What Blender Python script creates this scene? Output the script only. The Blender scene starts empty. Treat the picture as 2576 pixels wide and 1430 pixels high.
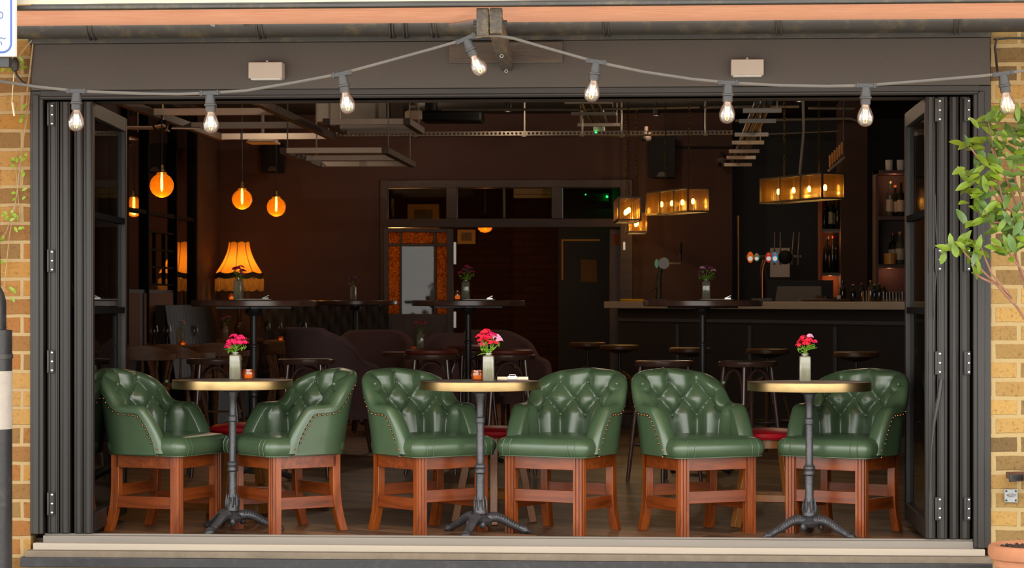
import bpy, math, random
from mathutils import Vector, Matrix
random.seed(11)
PI = math.pi
sc = bpy.context.scene
COL = sc.collection
# ------------------------------------------------------------------ camera model (photo is 2576 x 1430)
F, HX, HY = 6200.0, 1288.0, 758.0
D, H, TH = 11.75, 1.157, math.atan(0.0278*6200/2576)
FW = (-math.sin(TH), math.cos(TH)); RT = (math.cos(TH), math.sin(TH))
def P(px, py, Y):
    """world point seen at photo pixel (px,py) on the plane y = Y"""
    a = (px-HX)/F; b = -(py-HY)/F
    dx, dy, dz = FW[0]+a*RT[0], FW[1]+a*RT[1], b
    t = (Y+D)/dy
    return Vector((dx*t, Y, H+dz*t))
def SC(px, Y):
    q = P(px, HY, Y)
    return F/(FW[0]*q.x+FW[1]*(Y+D))
def YF(px, py, z=0.0):
    """depth Y at which pixel py meets height z"""
    lo, hi = -3.0, 40.0
    for _ in range(60):
        m = (lo+hi)/2
        v = P(px, py, m).z-z
        if (v > 0) == (py > HY): lo = m
        else: hi = m
    return (lo+hi)/2

def lin(c):
    return tuple(((v/255)/12.92 if v/255 <= .04045 else ((v/255+.055)/1.055)**2.4) for v in c)
# ------------------------------------------------------------------ materials
MATS = {}
def newmat(name):
    m = bpy.data.materials.new(name); m.use_nodes = True
    nt = m.node_tree; nt.nodes.clear()
    out = nt.nodes.new('ShaderNodeOutputMaterial')
    MATS[name] = m
    return m, nt, out
def N(nt, t, **kw):
    n = nt.nodes.new(t)
    for k, v in kw.items():
        if k in n.inputs: n.inputs[k].default_value = v
        else: setattr(n, k, v)
    return n
def coords(nt, scale=(1, 1, 1), rot=(0, 0, 0)):
    tc = N(nt, 'ShaderNodeTexCoord'); mp = N(nt, 'ShaderNodeMapping')
    mp.inputs['Scale'].default_value = scale; mp.inputs['Rotation'].default_value = rot
    nt.links.new(tc.outputs['Object'], mp.inputs['Vector'])
    return mp.outputs['Vector']
def mk(name, rgb, rough=.5, metal=0.0, var=.12, scale=6.0, bump=0.0, bscale=40.0, spec=.5, stretch=(1, 1, 1), dirt=None, dirtamt=.0, coat=0.0, dscale=3.0):
    """principled surface with noise colour variation, optional dirt patches and bump"""
    m, nt, out = newmat(name); L = nt.links.new
    b = N(nt, 'ShaderNodeBsdfPrincipled'); c = lin(rgb)
    b.inputs['Roughness'].default_value = rough; b.inputs['Metallic'].default_value = metal
    b.inputs['Specular IOR Level'].default_value = spec
    b.inputs['Coat Weight'].default_value = coat; b.inputs['Coat Roughness'].default_value = .15
    v = coords(nt, stretch)
    no = N(nt, 'ShaderNodeTexNoise', Scale=scale, Detail=5.0, Roughness=.6); L(v, no.inputs['Vector'])
    rp = N(nt, 'ShaderNodeValToRGB')
    rp.color_ramp.elements[0].position = .3; rp.color_ramp.elements[1].position = .7
    rp.color_ramp.elements[0].color = tuple(max(0, x*(1-var)) for x in c)+(1,)
    rp.color_ramp.elements[1].color = tuple(min(1, x*(1+var)) for x in c)+(1,)
    L(no.outputs['Fac'], rp.inputs['Fac']); col = rp.outputs['Color']
    if dirt:
        n2 = N(nt, 'ShaderNodeTexNoise', Scale=dscale, Detail=8.0, Roughness=.7); L(v, n2.inputs['Vector'])
        r2 = N(nt, 'ShaderNodeValToRGB'); r2.color_ramp.elements[0].position = .52; r2.color_ramp.elements[1].position = .7
        r2.color_ramp.elements[1].color = (dirtamt, dirtamt, dirtamt, 1)
        L(n2.outputs['Fac'], r2.inputs['Fac'])
        mx = N(nt, 'ShaderNodeMix', data_type='RGBA'); L(r2.outputs['Color'], mx.inputs[0]); L(col, mx.inputs[6])
        mx.inputs[7].default_value = lin(dirt)+(1,); col = mx.outputs[2]
    L(col, b.inputs['Base Color'])
    if bump:
        n3 = N(nt, 'ShaderNodeTexNoise', Scale=bscale, Detail=4.0); L(v, n3.inputs['Vector'])
        bp = N(nt, 'ShaderNodeBump', Strength=bump, Distance=.01); L(n3.outputs['Fac'], bp.inputs['Height']); L(bp.outputs['Normal'], b.inputs['Normal'])
    L(b.outputs['BSDF'], out.inputs['Surface'])
    return m
def mkwood(name, rgb, rgb2, rough=.35, axis=2, scale=1.0, coat=.0, bump=.05):
    m, nt, out = newmat(name); L = nt.links.new
    st = [14.0*scale]*3; st[axis] = 1.4*scale
    v = coords(nt, tuple(st))
    no = N(nt, 'ShaderNodeTexNoise', Scale=2.2, Detail=8.0, Roughness=.65, Distortion=.6); L(v, no.inputs['Vector'])
    rp = N(nt, 'ShaderNodeValToRGB'); rp.color_ramp.elements[0].position = .3; rp.color_ramp.elements[1].position = .72
    rp.color_ramp.elements[0].color = lin(rgb2)+(1,); rp.color_ramp.elements[1].color = lin(rgb)+(1,)
    L(no.outputs['Fac'], rp.inputs['Fac'])
    b = N(nt, 'ShaderNodeBsdfPrincipled'); b.inputs['Roughness'].default_value = rough
    b.inputs['Coat Weight'].default_value = coat; b.inputs['Coat Roughness'].default_value = .2
    L(rp.outputs['Color'], b.inputs['Base Color'])
    bp = N(nt, 'ShaderNodeBump', Strength=bump, Distance=.005); L(no.outputs['Fac'], bp.inputs['Height']); L(bp.outputs['Normal'], b.inputs['Normal'])
    L(b.outputs['BSDF'], out.inputs['Surface'])
    return m
def mkglass(name, tint, refl=.12, body=0.0, bodycol=(200, 200, 190), rough=.02, transl=0.0):
    """thin glass: tinted see-through, a Fresnel-like gloss and an optional frosted body"""
    m, nt, out = newmat(name); L = nt.links.new
    t = N(nt, 'ShaderNodeBsdfTransparent'); t.inputs['Color'].default_value = lin(tint)+(1,)
    g = N(nt, 'ShaderNodeBsdfGlossy', Roughness=rough)
    lw = N(nt, 'ShaderNodeLayerWeight', Blend=.25)
    ma = N(nt, 'ShaderNodeMath', operation='MULTIPLY_ADD'); L(lw.outputs['Facing'], ma.inputs[0]); ma.inputs[1].default_value = .5; ma.inputs[2].default_value = refl
    ma.use_clamp = True
    base = t.outputs[0]
    if body or transl:
        d = N(nt, 'ShaderNodeBsdfDiffuse'); d.inputs['Color'].default_value = lin(bodycol)+(1,)
        tr = N(nt, 'ShaderNodeBsdfTranslucent'); tr.inputs['Color'].default_value = lin(bodycol)+(1,)
        dm = N(nt, 'ShaderNodeMixShader'); dm.inputs[0].default_value = transl/(max(1e-6, body+transl)); L(d.outputs[0], dm.inputs[1]); L(tr.outputs[0], dm.inputs[2])
        mm = N(nt, 'ShaderNodeMixShader'); mm.inputs[0].default_value = body+transl; L(t.outputs[0], mm.inputs[1]); L(dm.outputs[0], mm.inputs[2])
        base = mm.outputs[0]
    mx = N(nt, 'ShaderNodeMixShader'); L(ma.outputs[0], mx.inputs[0]); L(base, mx.inputs[1]); L(g.outputs[0], mx.inputs[2])
    L(mx.outputs[0], out.inputs['Surface'])
    return m
def mkemit(name, rgb, strength):
    m, nt, out = newmat(name)
    e = N(nt, 'ShaderNodeEmission', Strength=strength); e.inputs['Color'].default_value = lin(rgb)+(1,)
    nt.links.new(e.outputs[0], out.inputs['Surface'])
    return m
def mktransl(name, rgb, frac=.6, rgb2=None, var=.1, scale=30, stretch=(1, 1, 1)):
    m, nt, out = newmat(name); L = nt.links.new
    no = N(nt, 'ShaderNodeTexNoise', Scale=scale, Detail=3.0); L(coords(nt, stretch), no.inputs['Vector'])
    rp = N(nt, 'ShaderNodeValToRGB'); c = lin(rgb); c2 = lin(rgb2) if rgb2 else tuple(x*(1-2*var) for x in c)
    rp.color_ramp.elements[0].position = .35; rp.color_ramp.elements[1].position = .65
    rp.color_ramp.elements[0].color = c2+(1,); rp.color_ramp.elements[1].color = c+(1,); L(no.outputs['Fac'], rp.inputs['Fac'])
    d = N(nt, 'ShaderNodeBsdfDiffuse'); t = N(nt, 'ShaderNodeBsdfTranslucent')
    L(rp.outputs['Color'], d.inputs['Color']); L(rp.outputs['Color'], t.inputs['Color'])
    mx = N(nt, 'ShaderNodeMixShader'); mx.inputs[0].default_value = frac; L(d.outputs[0], mx.inputs[1]); L(t.outputs[0], mx.inputs[2])
    L(mx.outputs[0], out.inputs['Surface'])
    return m
def mkbrick(name, cols, mortar, bw=.225, bh=.0765, ms=.011, rough=.9, bump=.6, dark=None, plane='XZ', darkamt=.5):
    m, nt, out = newmat(name); L = nt.links.new
    tc = N(nt, 'ShaderNodeTexCoord'); sp = N(nt, 'ShaderNodeSeparateXYZ'); L(tc.outputs['Object'], sp.inputs[0])
    cb = N(nt, 'ShaderNodeCombineXYZ')
    L(sp.outputs['X' if plane == 'XZ' else 'Y'], cb.inputs['X']); L(sp.outputs['Z'], cb.inputs['Y'])
    wob = N(nt, 'ShaderNodeTexNoise', Scale=9.0, Detail=3.0); L(tc.outputs['Object'], wob.inputs['Vector'])
    vm = N(nt, 'ShaderNodeVectorMath', operation='MULTIPLY_ADD'); L(wob.outputs['Color'], vm.inputs[0]); vm.inputs[1].default_value = (.012, .012, 0); L(cb.outputs[0], vm.inputs[2])
    br = N(nt, 'ShaderNodeTexBrick'); br.offset = .5
    br.inputs['Scale'].default_value = 1.0; br.inputs['Brick Width'].default_value = bw; br.inputs['Row Height'].default_value = bh
    br.inputs['Mortar Size'].default_value = ms; br.inputs['Mortar Smooth'].default_value = .3; br.inputs['Bias'].default_value = 0
    br.inputs['Color1'].default_value = (0, 0, 0, 1); br.inputs['Color2'].default_value = (1, 1, 1, 1); br.inputs['Mortar'].default_value = (.5, .5, .5, 1)
    L(vm.outputs[0], br.inputs['Vector'])
    rp = N(nt, 'ShaderNodeValToRGB'); els = rp.color_ramp.elements
    for i, c in enumerate(cols):
        e = els[i] if i < 2 else els.new(.5)
        e.position = i/(len(cols)-1); e.color = lin(c)+(1,)
    L(br.outputs['Color'], rp.inputs['Fac'])
    no = N(nt, 'ShaderNodeTexNoise', Scale=62.0, Detail=7.0, Roughness=.7); L(tc.outputs['Object'], no.inputs['Vector'])
    r2 = N(nt, 'ShaderNodeValToRGB'); r2.color_ramp.elements[0].position = .52; r2.color_ramp.elements[1].position = .72; r2.color_ramp.elements[1].color = (darkamt,)*3+(1,)
    L(no.outputs['Fac'], r2.inputs['Fac'])
    mx = N(nt, 'ShaderNodeMix', data_type='RGBA'); L(r2.outputs['Color'], mx.inputs[0]); L(rp.outputs['Color'], mx.inputs[6]); mx.inputs[7].default_value = lin(dark or (70, 45, 25))+(1,)
    mo = N(nt, 'ShaderNodeMix', data_type='RGBA'); L(br.outputs['Fac'], mo.inputs[0]); L(mx.outputs[2], mo.inputs[6]); mo.inputs[7].default_value = lin(mortar)+(1,)
    b = N(nt, 'ShaderNodeBsdfPrincipled', Roughness=rough); b.inputs['Specular IOR Level'].default_value = .2
    L(mo.outputs[2], b.inputs['Base Color'])
    h = N(nt, 'ShaderNodeMath', operation='MULTIPLY_ADD'); L(br.outputs['Fac'], h.inputs[0]); h.inputs[1].default_value = -1.2; L(no.outputs['Fac'], h.inputs[2])
    bp = N(nt, 'ShaderNodeBump', Strength=bump, Distance=.012); L(h.outputs[0], bp.inputs['Height']); L(bp.outputs['Normal'], b.inputs['Normal'])
    L(b.outputs['BSDF'], out.inputs['Surface'])
    return m
# ------------------------------------------------------------------ mesh builder
def rrect(w, d, r, n=5):
    """rounded rectangle outline, counter-clockwise, centred"""
    r = min(r, w/2-1e-4, d/2-1e-4); o = []
    for k, (cx, cy) in enumerate(((w/2-r, d/2-r), (-w/2+r, d/2-r), (-w/2+r, -d/2+r), (w/2-r, -d/2+r))):
        for i in range(n+1):
            a = PI/2*(k+i/n); o.append((cx+r*math.cos(a), cy+r*math.sin(a)))
    return o
class MB:
    def __init__(s): s.v = []; s.f = []
    def add(s, vs, fs):
        o = len(s.v); s.v += [Vector(p) for p in vs]; s.f += [tuple(i+o for i in f) for f in fs]; return s
    def bx(s, x0, x1, y0, y1, z0, z1):
        return s.add([(x0, y0, z0), (x1, y0, z0), (x1, y1, z0), (x0, y1, z0), (x0, y0, z1), (x1, y0, z1), (x1, y1, z1), (x0, y1, z1)],
                     [(0, 3, 2, 1), (4, 5, 6, 7), (0, 1, 5, 4), (1, 2, 6, 5), (2, 3, 7, 6), (3, 0, 4, 7)])
    def box(s, c, sz, rz=0, mat=None):
        m = mat or Matrix.Rotation(rz, 3, 'Z'); h = [k/2 for k in sz]; c = Vector(c)
        vs = [c+m@Vector((x*h[0], y*h[1], z*h[2])) for z in (-1, 1) for x, y in ((-1, -1), (1, -1), (1, 1), (-1, 1))]
        return s.add(vs, [(0, 3, 2, 1), (4, 5, 6, 7), (0, 1, 5, 4), (1, 2, 6, 5), (2, 3, 7, 6), (3, 0, 4, 7)])
    def bar(s, p0, p1, w, h, up=(0, 0, 1)):
        p0 = Vector(p0); p1 = Vector(p1); d = (p1-p0); L = d.length; d.normalize(); up = Vector(up)
        if abs(d.dot(up)) > .99: up = Vector((0, 1, 0))
        sx = d.cross(up).normalized(); u = sx.cross(d)
        m = Matrix((sx, d, u)).transposed()
        return s.box((p0+p1)/2, (w, L, h), mat=m)
    def tube(s, pts, r, n=8, closed=False, cap=True, flat=1.0):
        pts = [Vector(p) for p in pts]; k = len(pts); rs = r if isinstance(r, (list, tuple)) else [r]*k
        o = len(s.v); nrm = None
        for i, p in enumerate(pts):
            a = pts[(i-1) % k] if (closed or i > 0) else p; b = pts[(i+1) % k] if (closed or i < k-1) else p
            t = (b-a).normalized()
            if nrm is None:
                ref = Vector((0, 0, 1)) if abs(t.z) < .9 else Vector((1, 0, 0)); nrm = (ref-t*ref.dot(t)).normalized()
            else:
                nrm = (nrm-t*nrm.dot(t)); nrm = nrm.normalized() if nrm.length > 1e-6 else t.orthogonal().normalized()
            bn = t.cross(nrm)
            for j in range(n):
                an = 2*PI*j/n; s.v.append(p+(nrm*math.cos(an)*flat+bn*math.sin(an))*rs[i])
        m = k if closed else k-1
        for i in range(m):
            for j in range(n):
                a = o+i*n+j; b = o+i*n+(j+1) % n; c = o+((i+1) % k)*n+(j+1) % n; d = o+((i+1) % k)*n+j
                s.f.append((a, b, c, d))
        if cap and not closed:
            s.f.append(tuple(o+j for j in reversed(range(n)))); s.f.append(tuple(o+(k-1)*n+j for j in range(n)))
        return s
    def cyl(s, p0, p1, r0, r1=None, n=16, cap=True): return s.tube([p0, p1], [r0, r0 if r1 is None else r1], n, cap=cap)
    def lathe(s, prof, c=(0, 0, 0), n=28, cap=True):
        c = Vector(c); o = len(s.v)
        for r, z in prof:
            for j in range(n):
                a = 2*PI*j/n; s.v.append(c+Vector((r*math.cos(a), r*math.sin(a), z)))
        for i in range(len(prof)-1):
            for j in range(n): s.f.append((o+i*n+j, o+i*n+(j+1) % n, o+(i+1)*n+(j+1) % n, o+(i+1)*n+j))
        if cap:
            if prof[0][0] > 1e-5: s.f.append(tuple(o+j for j in reversed(range(n))))
            if prof[-1][0] > 1e-5: s.f.append(tuple(o+(len(prof)-1)*n+j for j in range(n)))
        return s
    def sph(s, c, r, n=12, m=8, sc3=(1, 1, 1)):
        o = len(s.v); c = Vector(c)
        s.v.append(c+Vector((0, 0, -r*sc3[2])))
        for i in range(1, m):
            t = PI*i/m-PI/2
            for j in range(n):
                a = 2*PI*j/n; s.v.append(c+Vector((r*math.cos(t)*math.cos(a)*sc3[0], r*math.cos(t)*math.sin(a)*sc3[1], r*math.sin(t)*sc3[2])))
        s.v.append(c+Vector((0, 0, r*sc3[2]))); e = len(s.v)-1
        for j in range(n):
            s.f.append((o, o+1+(j+1) % n, o+1+j)); s.f.append((e, o+1+(m-2)*n+j, o+1+(m-2)*n+(j+1) % n))
        for i in range(m-2):
            for j in range(n): s.f.append((o+1+i*n+j, o+1+i*n+(j+1) % n, o+1+(i+1)*n+(j+1) % n, o+1+(i+1)*n+j))
        return s
    def rings(s, rings, closed_top=True, closed_bot=True):
        """loft a list of equal-length closed outlines"""
        o = len(s.v); n = len(rings[0])
        for r in rings: s.v += [Vector(p) for p in r]
        for i in range(len(rings)-1):
            for j in range(n): s.f.append((o+i*n+j, o+i*n+(j+1) % n, o+(i+1)*n+(j+1) % n, o+(i+1)*n+j))
        if closed_bot: s.f.append(tuple(o+j for j in reversed(range(n))))
        if closed_top: s.f.append(tuple(o+(len(rings)-1)*n+j for j in range(n)))
        return s
    def prism(s, poly, z0, z1, c=(0, 0, 0)):
        c = Vector(c)
        return s.rings([[c+Vector((x, y, z)) for x, y in poly] for z in (z0, z1)])
    def grid(s, rows, close_u=False):
        o = len(s.v); n = len(rows[0])
        for r in rows: s.v += [Vector(p) for p in r]
        for i in range(len(rows)-1):
            for j in range(n if close_u else n-1): s.f.append((o+i*n+j, o+i*n+(j+1) % n, o+(i+1)*n+(j+1) % n, o+(i+1)*n+j))
        return s
    def sweep(s, path, sx, sy):
        """horizontal rectangle section swept up a path of (x,y,z[,k])"""
        return s.rings([[(p[0]+a*sx/2*(p[3] if len(p) > 3 else 1), p[1]+b*sy/2*(p[3] if len(p) > 3 else 1), p[2]) for a, b in ((-1, -1), (1, -1), (1, 1), (-1, 1))] for p in path])
    def quad(s, a, b, c, d): return s.add([a, b, c, d], [(0, 1, 2, 3)])
    def xf(s, m):
        s.v = [m@p for p in s.v]; return s
    def build(s, name, mat, parent=None, smooth=True, bevel=0.0, world=False, ang=38, seg=2):
        me = bpy.data.meshes.new(name)
        vs = s.v; off = Vector((0, 0, 0))
        if parent is None:
            lo = [min(p[i] for p in vs) for i in range(3)]; hi = [max(p[i] for p in vs) for i in range(3)]
            off = Vector(((lo[0]+hi[0])/2, (lo[1]+hi[1])/2, lo[2]))
        elif world:
            off = parent.location if parent.parent is None else parent.parent.location+parent.location
        me.from_pydata([tuple(p-off) for p in vs], [], s.f)
        import bmesh
        bm = bmesh.new(); bm.from_mesh(me); bmesh.ops.recalc_face_normals(bm, faces=bm.faces[:]); bm.to_mesh(me); bm.free()
        if smooth:
            me.polygons.foreach_set('use_smooth', [True]*len(me.polygons))
            me.set_sharp_from_angle(angle=math.radians(ang))
        for m in (mat if isinstance(mat, (list, tuple)) else [mat]): me.materials.append(m)
        o = bpy.data.objects.new(name, me); COL.objects.link(o)
        if parent is None: o.location = off
        else: o.parent = parent
        if bevel:
            b = o.modifiers.new('Bevel', 'BEVEL'); b.width = bevel; b.segments = seg; b.limit_method = 'ANGLE'; b.angle_limit = math.radians(40)
        return o
def tag(o, label, cat, group=None):
    o['label'] = label; o['category'] = cat
    if group: o['group'] = group
    return o
def thing(name, label, cat, loc=(0, 0, 0), rz=0.0, group=None):
    o = bpy.data.objects.new(name, None); o.empty_display_size = .1; COL.objects.link(o)
    o.location = loc; o.rotation_euler = (0, 0, rz)
    return tag(o, label, cat, group)
def struct(o, label=None):
    o['kind'] = 'structure'
    if label: o['label'] = label
    return o
CH = {}
def kids(o): return [c for c in bpy.data.objects if c.parent == o]
def dup(root, loc, rz=0.0, label=None, group=None, scale=None):
    def rec(o, par):
        c = o.copy(); COL.objects.link(c)
        if par: c.parent = par
        for k in kids(o): rec(k, c)
        return c
    r = rec(root, None); r.location = loc; r.rotation_euler = (0, 0, rz)
    if scale: r.scale = (scale,)*3
    if label: r['label'] = label
    if group: r['group'] = group
    return r
def lamp(name, loc, rgb, power, radius=.03, parent=None):
    l = bpy.data.lights.new(name, 'POINT'); l.energy = power; l.color = lin(rgb); l.shadow_soft_size = radius
    o = bpy.data.objects.new(name, l); COL.objects.link(o); o.location = loc
    if parent: o.parent = parent
    return o
# ------------------------------------------------------------------ camera, world
cam = bpy.data.cameras.new('camera'); co = bpy.data.objects.new('camera', cam); COL.objects.link(co)
co.location = (0, -D, H); co.rotation_euler = (PI/2, 0, TH)
cam.sensor_width = 36; cam.lens = 36*F/2576; cam.shift_y = (HY-715)/2576; cam.clip_end = 200
cam.dof.use_dof = True; cam.dof.focus_distance = 12.2; cam.dof.aperture_fstop = 9
sc.camera = co
w = bpy.data.worlds.new('overcast sky'); sc.world = w; w.use_nodes = True
nt = w.node_tree; nt.nodes.clear()
wo = N(nt, 'ShaderNodeOutputWorld'); bg = N(nt, 'ShaderNodeBackground', Strength=1.0)
tc = N(nt, 'ShaderNodeTexCoord'); sp = N(nt, 'ShaderNodeSeparateXYZ'); nt.links.new(tc.outputs['Generated'], sp.inputs[0])
rp = N(nt, 'ShaderNodeValToRGB'); E = rp.color_ramp.elements
E[0].position = 0.0; E[0].color = (1.5, 1.46, 1.38, 1)
E[1].position = 1.0; E[1].color = (1.0, 1.0, 1.04, 1)
for p, c in ((.035, (1.5, 1.46, 1.36, 1)), (.10, (1.6, 1.57, 1.48, 1)), (.22, (2.5, 2.46, 2.4, 1)), (.42, (2.1, 2.07, 2.03, 1)), (.7, (1.05, 1.03, 1.0, 1))):
    e = E.new(p); e.color = c
nt.links.new(sp.outputs['Z'], rp.inputs['Fac']); nt.links.new(rp.outputs['Color'], bg.inputs['Color']); nt.links.new(bg.outputs[0], wo.inputs['Surface'])
sc.view_settings.view_transform = 'Standard'; sc.view_settings.look = 'None'; sc.view_settings.gamma = 1.0
sc.view_settings.exposure = 1.15; sc.view_settings.use_curve_mapping = False
sc.cycles.max_bounces = 7; sc.cycles.diffuse_bounces = 3; sc.cycles.glossy_bounces = 3; sc.cycles.transmission_bounces = 4
sc.cycles.transparent_max_bounces = 12; sc.cycles.caustics_reflective = False; sc.cycles.caustics_refractive = False
sc.cycles.sample_clamp_indirect = 4.0
# ------------------------------------------------------------------ material library
M = MATS
mk('fascia', (55, 48, 39), .45, var=.08, scale=3, bump=.05, bscale=60)
mk('frame_metal', (28, 24, 20), .45, var=.1, scale=4, bump=.03)
mk('black_metal', (30, 29, 28), .4, var=.1)
mk('gutter_black', (48, 45, 40), .45, var=.12, scale=5, dirt=(110, 95, 60), dirtamt=.45, dscale=9, stretch=(1, 1, 1))
mk('alu', (122, 115, 106), .5, metal=.35, var=.08, scale=5, stretch=(.3, 4, 4))
mk('sill_stone', (108, 96, 80), .8, var=.15, scale=14, bump=.2)
mk('sill_black', (27, 27, 29), .4, var=.2, scale=12, dirt=(90, 90, 92), dirtamt=.2, dscale=20)
mk('cement', (118, 105, 82), .9, var=.12, scale=9, bump=.5, bscale=60, dirt=(120, 105, 80), dirtamt=.4, dscale=4)
mk('pavement', (196, 191, 182), .9, var=.1)
mk('asphalt', (95, 93, 92), .9, var=.1)
mk('steel', (180, 178, 172), .3, metal=1.0, var=.06)
mk('chrome', (116, 112, 108), .42, metal=1.0, var=.02)
mk('alu_bright', (158, 147, 131), .5, metal=.1, var=.05, scale=5, stretch=(.3, 4, 4))
mk('galv', (150, 152, 152), .45, metal=.7, var=.2, scale=40)
mk('copper', (120, 80, 62), .25, metal=1.0, var=.1)
mk('brass', (154, 130, 88), .34, metal=1.0, var=.14, scale=9, bump=.03, bscale=30, stretch=(1, 1, 3))
mk('brass_dark', (120, 95, 50), .35, metal=1.0, var=.2)
mk('box_grey', (158, 148, 135), .55, var=.05)
mk('oldwood', (74, 64, 55), .75, var=.25, scale=4, stretch=(1.5, 14, 14), bump=.25, bscale=14)
mk('oldwood_y', (66, 58, 49), .8, var=.3, scale=4, stretch=(14, 1.5, 14), bump=.3, bscale=14, dirt=(130, 105, 60), dirtamt=.5, dscale=2)
mk('cable', (80, 76, 70), .6, var=.1)
mk('cable_black', (40, 38, 37), .5, var=.1)
mk('socket', (40, 38, 37), .5, var=.08)
mk('cast_iron', (74, 74, 76), .42, metal=.55, var=.18, scale=20, bump=.25, bscale=90)
mk('iron_black', (58, 56, 54), .4, metal=.3, var=.15)
mk('leather', (63, 83, 58), .27, var=.10, scale=5, bump=.06, bscale=220, spec=.65, dirt=(70, 94, 65), dirtamt=.35, dscale=3)
mk('nail', (190, 120, 80), .3, metal=1.0, var=.05)
mk('red_leather', (170, 22, 34), .35, var=.07, scale=6)
mk('burg_leather', (104, 44, 30), .35, var=.1, scale=6)
mkwood('mahogany', (158, 78, 23), (92, 38, 9), .33, 2, 1.0, coat=.2)
mkwood('mahogany_x', (140, 66, 20), (82, 33, 8), .33, 0, 1.0, coat=.15)
mkwood('mahogany_y', (138, 64, 20), (80, 32, 8), .33, 1, 1.0, coat=.15)
mkwood('lightwood', (168, 108, 48), (130, 76, 30), .4, 2, 1.0, coat=.15)
mkwood('bentwood', (94, 64, 54), (64, 43, 37), .25, 2, .8, coat=.5)
mkwood('tabletop_dark', (112, 80, 64), (76, 52, 42), .3, 0, .7, coat=.3)
mkwood('stoolwood', (112, 74, 40), (74, 46, 25), .4, 0, .8)
mkwood('rustic', (150, 108, 74), (92, 62, 42), .5, 0, .6)
mkwood('screenwood', (70, 45, 26), (46, 29, 17), .45, 2, .5)
mkwood('screenwood_x', (72, 46, 26), (46, 29, 17), .45, 0, .5)
mk('tabletop_stone', (95, 90, 84), .4, var=.12, scale=7)
mk('wall_brown', (76, 53, 46), .85, var=.06, scale=3)
mk('wall_left_paint', (72, 51, 42), .85, var=.06, scale=3)
mk('ceiling_black', (16, 15, 14), .9, var=.1)
mk('black_paint', (17, 17, 17), .55, var=.06)
mk('bar_paint', (50, 50, 49), .6, var=.05)
mk('bar_trim', (92, 92, 94), .5, var=.05)
mk('bar_top', (214, 192, 164), .5, var=.1, scale=4, stretch=(1, 6, 6))
mk('raft', (222, 208, 192), .7, var=.06, scale=3)
mk('raft_dark', (88, 74, 66), .7, var=.08)
mk('duct', (150, 146, 138), .6, metal=.1, var=.1, scale=3)
mk('tray_metal', (132, 126, 114), .5, metal=.4, var=.15, scale=20)
mk('white_plastic', (205, 200, 192), .5, var=.03)
mk('cream', (170, 162, 140), .8, var=.06, scale=10, dirt=(150, 140, 110), dirtamt=.3)
mk('tufted_black', (17, 16, 16), .6, var=.1)
mk('velvet', (112, 84, 82), .9, var=.1, scale=8)
mk('sign_white', (196, 188, 178), .5, var=.03)
mk('sign_blue', (58, 88, 150), .5, var=.03)
mk('post_black', (36, 35, 36), .4, var=.15, scale=10, bump=.15, bscale=30, dirt=(120, 118, 115), dirtamt=.25, dscale=7)
mk('post_white', (158, 149, 138), .6, var=.08, scale=12, bump=.2, dirt=(90, 85, 80), dirtamt=.35, dscale=9)
mk('terracotta', (166, 110, 76), .8, var=.1, scale=8, bump=.15, dirt=(184, 140, 110), dirtamt=.4, dscale=4)
mk('soil', (58, 40, 30), .95, var=.4, scale=60, bump=1.0, bscale=80)
mk('bark', (126, 88, 66), .8, var=.2, scale=30)
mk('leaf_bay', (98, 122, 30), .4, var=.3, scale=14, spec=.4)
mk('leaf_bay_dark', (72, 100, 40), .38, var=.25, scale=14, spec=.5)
mk('leaf_vine', (120, 150, 40), .5, var=.2, scale=20)
mk('twig', (150, 128, 92), .8, var=.2)
mk('stem_green', (105, 150, 40), .5, var=.2, scale=40)
mk('petal_pink', (222, 24, 92), .55, var=.2, scale=60)
mk('petal_red', (214, 16, 50), .55, var=.2, scale=60)
mk('petal_pale', (235, 160, 190), .55, var=.1, scale=60)
mk('petal_crimson', (190, 22, 88), .55, var=.2, scale=60)
mk('petal_mauve', (128, 62, 92), .6, var=.2, scale=60)
mk('petal_white', (190, 165, 155), .6, var=.1, scale=60)
mk('paper', (226, 210, 178), .8, var=.04)
mk('yellow_cloth', (190, 150, 30), .9, var=.1)
mk('gold_mat', (196, 150, 74), .7, var=.05)
mk('print_grey', (118, 104, 84), .8, var=.3, scale=14)
mk('black_plastic', (8, 8, 8), .6, var=.05, spec=.2)
mk('matt_black', (9, 9, 9), .9, var=.05, spec=.1)
mk('speaker_logo', (50, 48, 46), .5)
mk('mirror', (176, 166, 156), .02, metal=1.0, var=0)
mk('plaster_panel', (96, 60, 38), .8, var=.06, scale=4)
mk('orange_niche', (150, 92, 62), .8, var=.05)
mk('shelf_dark', (70, 48, 42), .6, var=.1)
mk('bottle_dark', (22, 28, 22), .12, var=.2, spec=.7)
mk('bottle_red', (150, 26, 22), .3, var=.1)
mk('bottle_gold', (190, 135, 60), .35, var=.1)
mk('label_cream', (190, 175, 150), .7, var=.12, scale=50)
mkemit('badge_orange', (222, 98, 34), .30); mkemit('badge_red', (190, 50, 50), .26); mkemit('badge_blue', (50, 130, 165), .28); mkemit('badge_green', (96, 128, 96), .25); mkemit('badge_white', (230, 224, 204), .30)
mkbrick('brick_left', [(152, 108, 52), (160, 124, 70), (140, 92, 48), (166, 134, 82), (120, 92, 54)], (160, 136, 96), bw=.236, bh=.0895, ms=.010, darkamt=.65, dark=(88, 54, 26))
mkbrick('brick_right', [(166, 134, 80), (92, 74, 50), (176, 140, 80), (146, 94, 60), (180, 150, 96), (106, 86, 58)], (168, 146, 102), bw=.236, bh=.0875, ms=.012, darkamt=.65)
mk('smoked_glass', (112, 86, 52), .6, spec=.15)
mkbrick('brick_red', [(62, 36, 30), (67, 39, 32), (57, 34, 28)], (55, 34, 28), bw=.3, bh=.09, ms=.012, bump=.9, darkamt=.3)
mkglass('pane', (215, 215, 210), refl=.045)
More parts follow.
